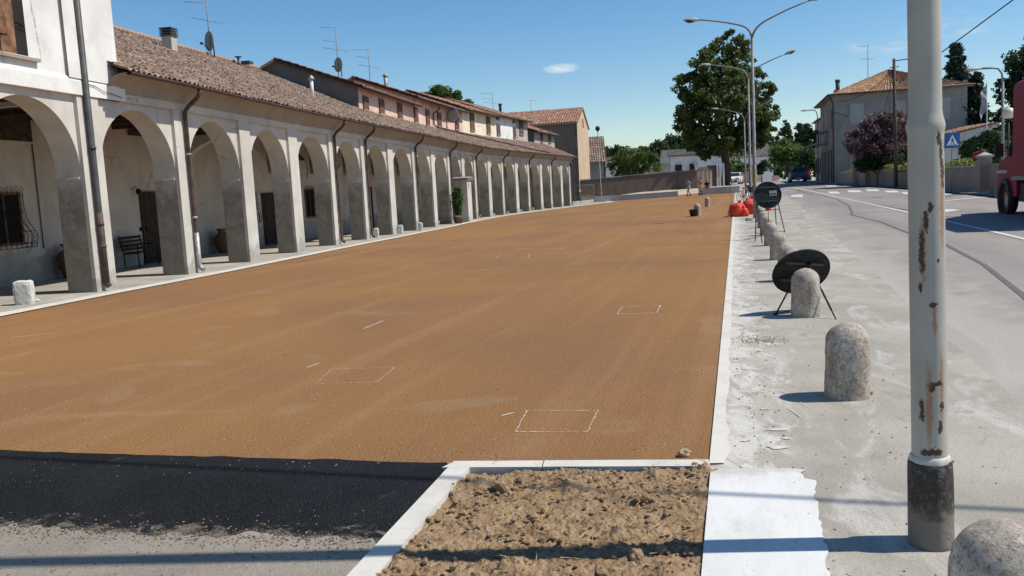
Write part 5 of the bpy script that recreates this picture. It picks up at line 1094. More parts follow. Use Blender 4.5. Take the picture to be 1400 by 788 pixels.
# local axes: x along camera-facing front (right), y along the street (away)
m = MB()
m.box((VW/2, .15, ze/2-.2), (VW/2, .15, ze/2+.2)); m.build('front_wall', M['villa'], th)
m = MB(); m.box((.15, VD/2+.15, ze/2-.2), (.15, VD/2-.152, ze/2+.199)); m.build('street_wall', M['villas'], th)
m = MB(); m.box((VW-.15, VD/2+.15, ze/2-.2), (.15, VD/2-.152, ze/2+.199)); m.box((VW/2, VD-.149, ze/2-.2), (VW/2-.301, .15, ze/2+.198)); m.build('rear_wall', M['villas'], th)
o_ = .45; rz_ = 1.95
A_, B_, C_, D_ = (-o_, -o_, ze), (VW+o_, -o_, ze), (VW+o_, VD+o_, ze), (-o_, VD+o_, ze); ap = Vector((VW/2, VD/2-.8, ze+rz_+.2)); ap2 = Vector((VW/2, VD/2+.8, ze+rz_+.2))
for k, (p, q, r_, s_) in enumerate(((A_, B_, ap, ap), (D_, A_, ap, ap2), (B_, C_, ap2, ap), (C_, D_, ap2, ap2))):
    p, q = Vector(p), Vector(q); ul = (q-p).length; r_, s_ = Vector(r_), Vector(s_); n = (q-p).cross(s_-p).normalized(); n = n if n.z > 0 else -n; base = ((r_+s_)*.5-(p+q)*.5).length
    def fn(u_, v_, p=p, q=q, r_=r_, s_=s_, ul=ul, base=base, n=n): a = p.lerp(q, min(1, u_/ul)); f = min(1, v_/base); return a.lerp(s_.lerp(r_, min(1, u_/ul)), f), n
    tiled('roof', fn, ul, base, th, M['tile3'], .27, .42, .04, 4, .012, k)
m = MB(); m.box((VW/2, VD/2, ze-.04), (VW/2+o_-.02, VD/2+o_-.02, .05)); m.build('eaves', M['cove'], th)
m = MB(); m.tube([(-o_, -o_-.05, ze-.0), (VW+o_, -o_-.05, ze)], .07, 6); m.tube([(-o_-.05, -o_, ze), (-o_-.05, VD+o_, ze)], .07, 6); m.build('gutter', M['pipe'], th)
m = MB(); m.tube([(-.45, -.45, ze-.05), (-.1, -.08, ze-.6), (-.1, -.08, .1)], .055, 6); m.build('downpipe', M['pipe'], th)
m = MB()
for z in (ze*.52,): m.box((VW/2, -.02, z), (VW/2+.02, .03, .1)); m.box((-.02, VD/2, z), (.03, VD/2-.04, .099))
m.build('string_course', M['villa'], th)
m = MB()
for k in range(16):
    w = .3 if k % 2 else .42; m.box((w/2-.03, -.012, .3+k*.46), (w/2, .02, .2)); m.box((VW-w/2+.03, -.012, .3+k*.46), (w/2, .02, .2))
m.build('quoins', M['villa'], th)
def vwin(x, z, w, h, side='f', mat='shutg', sill=True, frame=True):
    f = (lambda a, b, c_: (a, -b, c_)) if side == 'f' else (lambda a, b, c_: (-b, a, c_)); hb = (lambda a, b, c_: (a, b, c_)) if side == 'f' else (lambda a, b, c_: (b, a, c_))
    m = MB(); m.box(f(x, -.0, z+h/2), hb(w/2, .03, h/2)); o = m.build('window', M[mat], th)
    m = MB(); 
    for k in range(int(h/.14)): m.box(f(x, .035, z+.07+k*.14), hb(w/2-.05, .012, .045))
    m.build('shutter', M[mat], o)
    m = MB()
    for xx in (x-w/2-.07, x+w/2+.07): m.box(f(xx, .02, z+h/2), hb(.07, .04, h/2+.1))
    m.box(f(x, .02, z+h+.08), hb(w/2+.2, .06, .07)); m.build('window_frame', M['villa'], o)
    if sill: m = MB(); m.box(f(x, .04, z-.06), hb(w/2+.18, .09, .05)); m.build('sill', M['villa'], o)
for x in (1.7, 4.75, 7.9):
    vwin(x, 4.55, 1.0, 1.65); vwin(x, 1.2, 1.0, 1.7)
    m = MB(); m.box((x, -.004, 6.85 if ze > 6.9 else ze-.5), (.42, .02, .16)); m.build('attic_vent', M['villas'], th)
for y in (1.7, 5.4, 9.2): vwin(y, 5.9 if 0 else 4.5, 1.0, 1.5, 's', 'shutg' if y > 5 else 'shut')
for y, mt in ((2.0, 'dwood'), (4.4, 'dwood'), (7.0, 'dwood'), (9.6, 'dwood')): vwin(y, .1, 1.2, 2.7, 's', mt, False)
m = MB(); m.box((-.5, 6.2, 3.45), (.5, 1.5, .07)); o = m.build('balcony', M['conc'], th); m = MB()
for k in range(25): m.tube([(-.97, 4.75+k*.12, 3.5), (-.97, 4.75+k*.12, 4.4)], .015, 4)
m.tube([(-.0, 4.72, 4.4), (-.97, 4.72, 4.4), (-.97, 7.68, 4.4), (0, 7.68, 4.4)], .03, 5); m.build('balcony_railing', M['iron'], o)
pts = clumped([(fx+5.5*AX-1.15, fy+5.7*AY+.3, vz+4.2, .5, 1.3, .4)], 14, 30, .25); leaves('balcony_plants', o, LF['dark'], pts, .14, (0, 0, 0)); bpy.data.objects['balcony_plants'].parent = None; bp = bpy.data.objects['balcony_plants']; tag(bp, 'dark potted plants crowding the villa balcony', 'plants', None, 'stuff')
m = MB(); m.tube([(.4, 1.2, ze), (.4, 1.2, ze+1.15)], .16, 8); m.tube([(.4, 1.2, ze+1.1), (.4, 1.2, ze+1.3)], .2, 8); m.build('flue', M['pipeg'], th)
# annexes along the street beyond the villa
for (d0, d1, s0, h, mt, lab, nm) in ((11.9, 19.5, .2, 5.9, 'greyl', 'grey two-storey house attached behind the villa', 'attached_house'), (20.2, 31, 1.4, 4.9, 'ochre', 'lower ochre house farther along the right side of the road', 'roadside_house'), (32, 44, 2.4, 5.6, 'greyl', 'farthest grey house on the right side of the road', 'roadside_house')):
    A = Vector((fx, fy))+u*d0+l*s0; B = Vector((fx, fy))+u*d1+l*s0; z0 = gz(A.x, A.y); t2 = thing(nm, lab, 'house', (A.x, A.y, z0), -math.atan2(AX, AY)); L_ = d1-d0; W_ = 7
    m = MB(); m.box((W_/2, L_/2, h/2-.2), (W_/2, L_/2, h/2+.2)); m.build('wall', M[mt], t2); m = MB(); m.prism([(-.4, -.3, h+.02), (W_+.4, -.3, h+.02), (W_/2, -.3, h+1.5)], (0, L_+.6, 0)); m.build('roof', M['tile2'], t2)
    for k in range(3):
        for z in (.9, 3.5) if h > 5 else (.9,):
            m = MB(); m.box((-.02, L_*(k+.5)/3, z+.7), (.04, .5, .75)); m.build('window', M['dwood'], t2)
# garden wall
wp = [xs_(8.0, 66.5), 66.5], [xs_(9.3, 60), 60], [xs_(10.6, 53), 53], [xs_(11.7, 42.2), 42.2]
th = thing('garden_wall', 'low brown rendered garden wall with a pale coping along the road, right of the villa', 'wall', (wp[0][0], wp[0][1], 0)); O = th.location.copy(); m = MB(); cp = MB()
for a, b in zip(wp, wp[1:]):
    a, b = Vector(a), Vector(b); n_ = 4; u_ = (b-a).normalized(); nn = Vector((-u_.y, u_.x))*.25
    for k in range(n_):
        p, q = a.lerp(b, k/n_), a.lerp(b, (k+1)/n_); zt0, zt1 = 1.72-.004*(66-p.y), 1.72-.004*(66-q.y)
        m.hexa([(p.x, p.y, -.2), (q.x, q.y, -.2), (q.x+nn.x, q.y+nn.y, -.2), (p.x+nn.x, p.y+nn.y, -.2)], [(p.x, p.y, zt0), (q.x, q.y, zt1), (q.x+nn.x, q.y+nn.y, zt1), (p.x+nn.x, p.y+nn.y, zt0)])
        e = nn*.2; cp.hexa([(p.x-e.x, p.y-e.y, zt0+.002), (q.x-e.x, q.y-e.y, zt1+.002), (q.x+nn.x+e.x, q.y+nn.y+e.y, zt1+.002), (p.x+nn.x+e.x, p.y+nn.y+e.y, zt0+.002)], [(p.x-e.x, p.y-e.y, zt0+.07), (q.x-e.x, q.y-e.y, zt1+.07), (q.x+nn.x+e.x, q.y+nn.y+e.y, zt1+.07), (p.x+nn.x+e.x, p.y+nn.y+e.y, zt0+.07)])
m.build('masonry', M['gwall'], th, rel=O); cp.build('coping', M['greyl'], th, rel=O)
for (s, y, h, lab) in ((8.75, 62.8, 2.5, 'dark gate pillar left in the garden wall'), (9.25, 60.4, 2.6, 'dark gate pillar right in the garden wall under the purple tree'), (11.9, 41.6, 1.75, 'stout gate pillar at the right end of the garden wall')):
    x = xs_(s, y); z0 = gz(x, y); t2 = thing('gate_pillar', lab, 'pillar', (x, y, z0), -.26, 'masonry gate pillars'); m = MB(); m.box((0, 0, h/2-.1), (.27, .27, h/2+.1)); m.build('shaft', M['gwall'], t2); m = MB(); m.box((0, 0, h+.05), (.34, .34, .05)); m.hexa([(-.3, -.3, h+.1), (.3, -.3, h+.1), (.3, .3, h+.1), (-.3, .3, h+.1)], [(-.05, -.05, h+.25), (.05, -.05, h+.25), (.05, .05, h+.25), (-.05, .05, h+.25)]); m.build('cap', M['greyl'], t2)
# continuing wall and pale house behind the truck
th = thing('yard_wall', 'taller beige yard wall running on behind the red truck', 'wall', (xs_(11.9, 41), 41, 0), 0); O = th.location.copy(); m = MB(); beam(m, (xs_(12.0, 41.2), 41.2), (xs_(12.4, 14), 14), -.3, 1.75, -.1); m.build('masonry', M['gwall'], th, rel=O)
q0 = at(1357, 200, 58); th = thing('beige_garage', 'flat-roofed beige outbuilding behind the garden wall and truck', 'garage', (q0.x, 58, .3)); m = MB(); m.box((3, 2, 1.8), (3, 2, 2.1)); m.build('wall', M['gwall'], th); m = MB(); m.box((3, 2, 3.98), (3.2, 2.2, .08)); m.build('roof', M['greyl'], th)
# low annexe with mono-pitch roof right of the villa
q0, q1 = at(1282, 205, 58), at(1322, 205, 58); th = thing('lean_to_annexe', 'small white annexe with a sloping tiled roof beside the villa', 'outbuilding', (q0.x, 58, .5)); W_ = 4.2; zt0, zt1 = at(1282, 189, 58).z-.5, at(1330, 170, 58).z-.5
m = MB(); m.prism([(0, 0, -.3), (W_, 0, -.3), (W_, 0, zt1), (0, 0, zt0)], (0, 4, 0)); m.build('wall', M['bluew'], th); plane_roof('roof', (-.3, 4.2, zt0+.05), (-.3, -.3, zt0+.05), (W_+.2, -.3, zt1+.1), (W_+.2, 4.2, zt1+.1), th, M['tile3'], .27, .4)
m = MB(); m.box((W_*.45, -.03, 2.55), (W_*.4, .03, .05)); 
for k in range(7): m.box((.5+k*.5, -.04, 2.8), (.12, .02, .09))
m.build('frieze', M['greyl'], th)
# globe lamp, flag pole, crossing sign, wooden utility pole, box on post
q = at(1379, 155, 40); z0 = gz(q.x, 40); th = thing('globe_garden_lamp', 'cream opal globe lamp on a thin post beside the red truck', 'lamp', (q.x, 40, z0)); m = MB(); m.tube([(0, 0, 0), (0, 0, q.z-z0-.26)], .045, 8); m.build('post', M['grim'], th); m = MB(); m.lathe([(.27*math.sin(math.pi*k/14)+.001, -.27*math.cos(math.pi*k/14)) for k in range(15)], (0, 0, q.z-z0), 20); m.build('globe', M['globe'], th)
m = MB(); m.lathe([(.1, -.06), (.13, 0), (.1, .04)], (0, 0, q.z-z0-.27), 10); m.build('collar', M['grim'], th)
q = at(1349, 172, 52); th = thing('flagpole', 'thin white flagpole with a furled pale flag behind the garden', 'flagpole', (q.x, 52, .4)); zt = at(1349, 110, 52).z-.4; m = MB(); m.tube([(0, 0, 0), (0, 0, zt)], [.04, .025], 6); m.build('pole', M['wht'], th)
P = []
for k in range(9): P.append([(-.03-j*.07+.05*math.sin(j+k), .05*math.sin(k*.9+j*.8), zt-.15-k*.2-j*.12) for j in range(6)])
m = MB(); m.grid(P, True); m.build('flag', M['wht'], th)
q = at(1302, 192, 45); z0 = gz(q.x, 45); th = thing('crossing_sign', 'square blue pedestrian crossing sign with a white triangle on a grey post', 'road sign', (q.x, 45, z0)); zc = q.z-z0; m = MB(); m.tube([(0, .03, 0), (0, .03, zc+.3)], .03, 8); m.build('post', M['steel'], th)
m = MB(); m.box((0, 0, zc), (.395, .008, .395)); bd = m.build('sign_board', M['bluep'], th)
m = MB(); m.prism([(-.31, -.012, zc-.27), (.31, -.012, zc-.27), (0, -.012, zc+.29)], (0, .004, 0)); m.build('triangle', M['wpaint'], bd)
m = MB(); y_ = -.016
def flat(pts): m.prism([(x, y_, zc+z) for x, z in pts], (0, .003, 0))
flat([(.0+.035*math.cos(a), .1+.035*math.sin(a)) for a in frange(0, 5.7, .6)]); flat([(-.03, .06), (.035, .05), (.03, -.06), (-.03, -.06)]); flat([(-.03, -.06), (.0, -.06), (-.07, -.2), (-.11, -.2)]); flat([(0, -.06), (.03, -.06), (.11, -.2), (.07, -.2)]); flat([(-.03, .05), (-.09, -.02), (-.07, -.03), (-.01, .03)]); flat([(.03, .05), (.09, .0), (.08, -.02), (.02, .02)])
for k in range(4): flat([(-.2+k*.115, -.215), (-.14+k*.115, -.215), (-.15+k*.115, -.25), (-.21+k*.115, -.25)])
m.build('pictogram', M['iron'], bd)
q = at(1232, 235, 54); z0 = gz(q.x, 54); zt = at(1228, 80, 54).z; th = thing('utility_pole', 'tall dark wooden utility pole carrying the cables in front of the villa', 'utility pole', (q.x-.35, 54, z0)); m = MB(); m.tube([(.02, 0, 0), (-.1, 0, zt-z0)], [.13, .085], 9); m.build('post', M['bark'], th); m = MB(); m.tube([(-.35, 0, zt-z0-.55), (.2, 0, zt-z0-.5)], .03, 6); m.box((-.15, 0, zt-z0-.9), (.06, .05, .25)); m.build('bracket', M['iron'], th)
PT = Vector((th.location.x-.1, 54, zt-.15))
q = at(1217, 95, 66); aer = thing('tv_aerial', 'aerial standing on the villa roof behind the utility pole', 'aerial', (q.x, 70, 9), 0, 'television aerials on the roofs'); zt = at(1218, 60, 70).z-9; m = MB(); m.tube([(0, 0, -.6), (0, 0, zt)], .025, 5); m.build('mast', M['steel'], aer)
for dz, a, b in ((.05, -.9, .1), (1.1, -.5, .5)):
    m = MB(); m.tube([(a, 0, zt-dz), (b, .1, zt-dz)], .014, 5)
    for k in range(6): x = a+(b-a)*k/5; m.tube([(x, -.15, zt-dz), (x, .15, zt-dz)], .007, 4)
    m.build('antenna_boom', M['steel'], aer)
q = gp(1338, 262); th = thing('red_letter_box', 'dull red box on a short double post by the garden wall', 'box', (q[0], q[1], q[2])); m = MB(); m.box((0, 0, 1.55), (.22, .15, .42)); m.prism([(-.24, -.17, 1.97), (.24, -.17, 1.97), (.24, -.17, 2.0), (0, -.17, 2.06), (-.24, -.17, 2.0)], (0, .34, 0)); m.build('box', M['red'], th); m = MB(); m.tube([(.12, 0, 0), (.12, 0, 1.2)], .035, 6); m.tube([(.3, 0, 0), (.3, 0, 2.1), (.1, 0, 2.15)], .03, 6); m.build('post', M['steel'], th)
# cables
def cable(label, pts, r=.02, sag=.4, n=24):
    m = MB(); P = []
    for a, b in zip(pts, pts[1:]):
        a, b = Vector(a), Vector(b)
        for k in range(n): t = k/n; p = a.lerp(b, t); P.append((p.x, p.y, p.z-sag*4*t*(1-t)))
    P.append(tuple(pts[-1])); m.tube(P, r, 5); o = m.build('overhead_cable', M['iron']); tag(o, label, 'cable', 'overhead cables'); return o
e1 = at(1283, 75, 30); e2 = at(1385, 0, 17); dd = (e2-e1)
cable('overhead cable running from the utility pole up out of the top right corner', [PT, at(1283, 75, 47), at(1385, 0, 39), at(1385, 0, 39)+(at(1385, 0, 39)-at(1283, 75, 47))*1.6], .03, .0)
c1 = Vector((fx, fy, 7.2)); cable('slack cable from the utility pole to the villa corner', [PT+Vector((0, 0, -.5)), (fx+.2, fy-.35, 7.3)], .02, .5); cable('sagging cable across the villa front', [PT+Vector((0, 0, -.3)), (fx+3.5, fy-.7, 6.1), (fx-.2, fy-.1, 6.6)], .015, .35)
sA, sB = Vector(gp(0, 626)), Vector(gp(1400, 698)); sh = Vector((.997/math.tan(R(53)), -.075/math.tan(R(53)), 1))*6.2; sD = (sB-sA); cable('long overhead cable whose thin shadow crosses the asphalt and the white cement', [sA-sD*2+sh, sB+sD*2+sh], .022, .0)

# ------------------------------------------------------------------ vehicles
def wheel(m1, m2, c, r, w, axis='y'):
    m1.lathe([(r*.62, -w/2), (r*.96, -w/2), (r, -w*.35), (r, w*.35), (r*.96, w/2), (r*.62, w/2), (r*.62, -w/2)], c, 22, axis); m2.lathe([(.001, -w*.30), (r*.25, -w*.42), (r*.55, -w*.30), (r*.64, -w*.45), (r*.64, w*.45), (r*.55, w*.3), (r*.25, w*.42), (.001, w*.3)], c, 18, axis)
def car(name, label, loc, rz, paint, L_, W, Hb, Hr, prof, glassx, lights=True, plate=True):
    """+x is forward. prof: side outline of the lower body (x,z); glassx: (rear base, rear top, front top, front base)"""
    th = thing(name, label, 'car', loc, rz); m = MB(); n = len(prof); hw = W/2
    ring = lambda y, k: [(x*(1-.02*k), y, z if z < .5 else z-.03*k) for x, z in prof]
    rows = [ring(-hw, 1), ring(-hw+.0, 0), ring(hw-.0, 0), ring(hw, 1)]
    rows = [ring(-hw+.05, 1.6), ring(-hw, 0), ring(hw, 0), ring(hw-.05, 1.6)]
    rows = [[(x*.985, -hw, z) for x, z in prof], [(x, -hw+.12, z+(.02 if z > .5 else 0)) for x, z in prof], [(x, hw-.12, z+(.02 if z > .5 else 0)) for x, z in prof], [(x*.985, hw, z) for x, z in prof]]
    for a, b in zip(rows, rows[1:]): m.add(a+b, [(i, (i+1) % n, n+(i+1) % n, n+i) for i in range(n)], False)
    m.poly(rows[0]); m.poly(rows[-1][::-1]); body = m.build('body', M[paint], th)
    rb_, rt, ft, fb = glassx; m = MB(); ti = hw*.8
    m.hexa([(rt, -ti, Hr-.06), (ft, -ti, Hr-.06), (ft, ti, Hr-.06), (rt, ti, Hr-.06)], [(rt+.12, -ti+.08, Hr), (ft-.12, -ti+.08, Hr), (ft-.12, ti-.08, Hr), (rt+.12, ti-.08, Hr)])
    for x0, x1 in ((rb_, rt), (fb, ft)):
        for s in (-1, 1): m.tube([(x0, s*(hw-.07), Hb-.02), (x1, s*(ti-.02), Hr-.05)], .035, 6)
    for s in (-1, 1): xm = (rb_+fb)/2-.05; m.tube([(xm, s*(hw-.06), Hb-.02), (xm, s*(ti-.01), Hr-.05)], .035, 6)
    m.build('roof', M[paint], th)
    m = MB(); m.hexa([(fb, -hw+.09, Hb), (fb, hw-.09, Hb), (fb-.03, hw-.09, Hb), (fb-.03, -hw+.09, Hb)], [(ft, -ti+.02, Hr-.05), (ft, ti-.02, Hr-.05), (ft-.03, ti-.02, Hr-.05), (ft-.03, -ti+.02, Hr-.05)]); m.build('windscreen', M['glass'], th)
    m = MB(); m.hexa([(rb_+.03, -hw+.09, Hb), (rb_+.03, hw-.09, Hb), (rb_, hw-.09, Hb), (rb_, -hw+.09, Hb)], [(rt+.03, -ti+.02, Hr-.05), (rt+.03, ti-.02, Hr-.05), (rt, ti-.02, Hr-.05), (rt, -ti+.02, Hr-.05)]); m.build('rear_window', M['glass'], th)
    for s in (-1, 1): m = MB(); m.prism([(rb_+.08, s*(hw-.085), Hb), (fb-.1, s*(hw-.085), Hb), (ft-.05, s*(ti-.01), Hr-.07), (rt+.05, s*(ti-.01), Hr-.07)], (0, -s*.02, 0)); m.build('side_window', M['glass'], th)
    for x in (L_*.5-.82, -L_*.5+.75):
        for s in (-1, 1):
            a, b = MB(), MB(); wheel(a, b, (x, s*(hw-.1), .31), .31, .2); w = a.build('wheel', M['rubber'], th); b.build('rim', M['alu'], w)
            ar = MB(); ar.lathe([(.36, -.0), (.36, .012)], (x, s*(hw+.0)-(.0 if s > 0 else .012), .32), 20, 'y'); ar.build('wheel_arch', M['grim'], th)
            w.location = (0, s*.03, 0)
    for s in (-1, 1):
        m = MB(); m.box((L_/2-.16, s*(hw-.27), Hb*.74), (.13, .2, .085), 0, 0, .35); m.build('headlight', M['lampm'], th); m = MB(); m.box((-L_/2+.04, s*(hw-.14), Hb*.86), (.05, .09, .2)); m.build('tail_light', M['redp'], th); m = MB(); m.box((fb-.25, s*(hw+.09), Hb+.06), (.05, .1, .07)); m.build('wing_mirror', M[paint], th)
    m = MB(); m.box((L_/2-.01, 0, .36), (.03, hw*.62, .11)); m.build('grille', M['grim'], th); m = MB(); m.box((-L_/2+.0, 0, .38), (.04, hw*.9, .1)); m.build('rear_bumper', M['grim'], th)
    for x in (L_/2+.025, -L_/2-.045): m = MB(); m.box((x, 0, .42), (.008, .25, .055)); m.build('number_plate', M['wht'], th)
    return th
hb = [(-1.95, .28), (1.9, .22), (1.98, .5), (1.93, .68), (1.2, .93), (.85, .98), (-1.85, .98), (-1.97, .7)]
q = at(999, 246, 107); car('white_hatchback', 'white hatchback parked nose towards the square beside the big tree', (q.x+.6, 107.5, gz(q.x, 107)), R(-112), 'whitecar', 3.95, 1.7, .98, 1.47, hb, (-1.8, -1.45, .1, .95))
vb = [(-1.98, .3), (1.95, .25), (2.02, .55), (1.98, .8), (1.35, 1.05), (1.15, 1.1), (-1.98, 1.1), (-2.02, .7)]
q = at(1096.5, 247, 96); car('blue_van', 'dark blue small van seen from behind driving away on the right lane', (q.x, 97.5, gz(q.x, 97)), R(76), 'bluecar', 4.05, 1.75, 1.1, 1.66, vb, (-1.98, -1.85, .35, 1.2))
q = at(1113, 246, 118); car('white_car', 'small white car far down the road, partly behind the blue van', (q.x, 122, gz(q.x, 122)), R(76), 'whitecar', 3.95, 1.7, .98, 1.45, hb, (-1.8, -1.45, .1, .95))
# truck
tf_ = 27.9; tx, ty = xs_(8.36, tf_), tf_; z0 = gz(tx, ty); th = thing('red_truck', 'red box truck at the right edge of the view', 'truck', (tx, ty, z0), -math.atan2(AX, AY)-math.pi/2+math.pi)
# local: +x forward (along street, away), y: left(+)/right(-); left side plane at y=0
th.rotation_euler.z = math.atan2(AY, AX); W = 2.15
m = MB(); sec = [(-2.0, .55), (-.95, .55), (-.93, .95), (-.55, 1.05), (-.2, .95), (-.02, .55), (.02, .6), (.02, 1.1), (-.12, 1.55), (-.85, 1.78), (-1.0, 1.85), (-1.75, 2.62), (-2.0, 2.7)]
m.prism([(x-.0, -.08, z) for x, z in sec], (0, -W+.16, 0)); m.build('cab', M['red'], th)
m = MB(); m.prism([(-1.05, -.062, 1.88), (-1.72, -.062, 2.54), (-1.95, -.062, 2.56), (-1.95, -.062, 1.82), (-1.15, -.062, 1.78)], (0, -.03, 0)); m.build('side_window', M['glass'], th)
m = MB(); m.hexa([(-.96, -.2, 1.88), (-.96, -W+.2, 1.88), (-1.02, -W+.2, 1.88), (-1.02, -.2, 1.88)], [(-1.70, -.2, 2.6), (-1.70, -W+.2, 2.6), (-1.76, -W+.2, 2.6), (-1.76, -.2, 2.6)]); m.build('windscreen', M['glass'], th)
m = MB(); m.box((.06, -W/2, .62), (.07, W/2-.05, .16)); m.build('bumper', M['steel'], th); m = MB(); m.box((-.6, -.065, 1.32), (.52, .02, .05)); m.build('side_stripe', M['lampm'], th)
m = MB(); m.box((-.98, .14, 2.0), (.05, .12, .2)); m.tube([(-1.1, -.05, 1.95), (-.98, .1, 2.0)], .02, 5); m.build('wing_mirror', M['grim'], th)
m = MB(); m.box((-.02, -.3, 1.05), (.05, .17, .12)); m.build('headlight', M['lampm'], th); m = MB(); m.box((-.02, -W+.3, 1.05), (.05, .17, .12)); m.build('headlight', M['lampm'], th)
m = MB(); m.lathe([(.62, 0), (.62, .16), (.5, .16), (.5, 0)], (-.93, -.16, .48), 24, 'y'); m.build('mudguard', M['grim'], th)
for x in (-.93, -5.4):
    for y in (-.2, -W+.2):
        a, b = MB(), MB(); wheel(a, b, (x, y, .45), .45, .26); w = a.build('wheel', M['rubber'], th); b.build('rim', M['alu'], w)
m = MB(); m.box((-4.2, -W/2, .8), (3.3, .45, .12)); m.box((-2.6, -.35, .7), (.5, .2, .25)); m.build('chassis', M['grim'], th)
m = MB(); bx0_, bx1_, zt = -2.06, -7.6, 4.0
P = []
for z, ins in ((1.15, 0), (3.8, 0), (3.92, .04), (4.0, .14)): P.append([(bx0_-ins, .06-ins, z), (bx0_-ins, -W-.06+ins, z), (bx1_+ins, -W-.06+ins, z), (bx1_+ins, .06-ins, z), (bx0_-ins, .06-ins, z)])
m.grid(P); m.poly(P[-1][:4]); m.poly(P[0][:4][::-1]); m.build('cargo_box', M['red'], th); m = MB(); m.box((-4.8, .05, 1.12), (2.75, .03, .06)); m.box((-4.8, -W-.05, 1.12), (2.75, .03, .06)); m.build('side_rail', M['steel'], th)

# ------------------------------------------------------------------ bicycles, bin
def bicycle(label, loc, rz, paint='steel'):
    th = thing('bicycle', label, 'bicycle', loc, rz, 'bicycles by the street lamps')
    for x in (-.52, .52):
        m = MB(); m.tube([(x+.33*math.cos(a), 0, .34+.33*math.sin(a)) for a in frange(0, 2*math.pi, .26)], .016, 6, False); w = m.build('wheel', M['rubber'], th); m = MB()
        for k in range(8): m.tube([(x, 0, .34), (x+.32*math.cos(k*.785), 0, .34+.32*math.sin(k*.785))], .004, 4)
        m.build('spokes', M['steel'], w)
    m = MB(); S = (-.18, 0, .82); H = (.36, 0, .86); B = (-.08, 0, .32); 
    for a, b in ((S, B), (S, H), ((.38, 0, .75), B), (B, (-.52, 0, .34)), ((-.15, 0, .72), (-.52, 0, .34)), ((.34, 0, .95), (.52, 0, .34))): m.tube([a, b], .018, 6)
    m.build('frame', M[paint], th); m = MB(); m.tube([(.3, -.28, 1.05), (.38, -.1, 1.0), (.34, 0, .97), (.38, .1, 1.0), (.3, .28, 1.05)], .014, 6); m.build('handlebar', M['iron'], th)
    m = MB(); m.lathe([(.02, -.02), (.08, 0), (.07, .04), (.02, .05)], (-.22, 0, .86), 10); m.build('saddle', M['grim'], th); m = MB(); 
    m.hexa([(.45, -.13, .8), (.68, -.13, .8), (.68, .13, .8), (.45, .13, .8)], [(.42, -.17, 1.02), (.74, -.17, 1.02), (.74, .17, 1.02), (.42, .17, 1.02)]); m.build('basket', M['iron'], th)
    m = MB(); m.tube([(-.08, -.12, .32), (-.08, .12, .32)], .012, 5); m.lathe([(.09, -.01), (.09, .01)], (-.08, .05, .32), 12, 'y'); m.build('pedals', M['iron'], th); th.rotation_euler.x = .12; return th
for px, py, Y, a, pt, lab in ((1025, 0, 43.5, 75, 'steel', 'nearest bicycle leaning by the second street lamp'), (1021, 0, 46.5, 60, 'whitecar', 'pale bicycle behind the nearest one at the second street lamp'), (1026, 0, 50.5, 85, 'bluecar', 'dark bicycle behind the second street lamp'), (1017, 0, 55, 40, 'red', 'farthest bicycle, with a reddish frame, near the kerb')):
    q = at(px, 270, Y); bicycle(lab, (q.x, Y, gz(q.x, Y)), R(a), pt)
q = at(1030.5, 248, 52); z0 = gz(q.x, 52); th = thing('yellow_bin', 'narrow yellow litter bin on a post behind the second street lamp', 'bin', (q.x, 52, z0)); m = MB(); m.lathe([(.16, 1.1), (.19, 1.9), (.2, 1.92), (.12, 1.95)], (0, 0, 0), 12); m.build('bin_body', M['yel'], th); m = MB(); m.tube([(0, .15, 0), (0, .15, 1.9)], .03, 6); m.build('post', M['steel'], th)

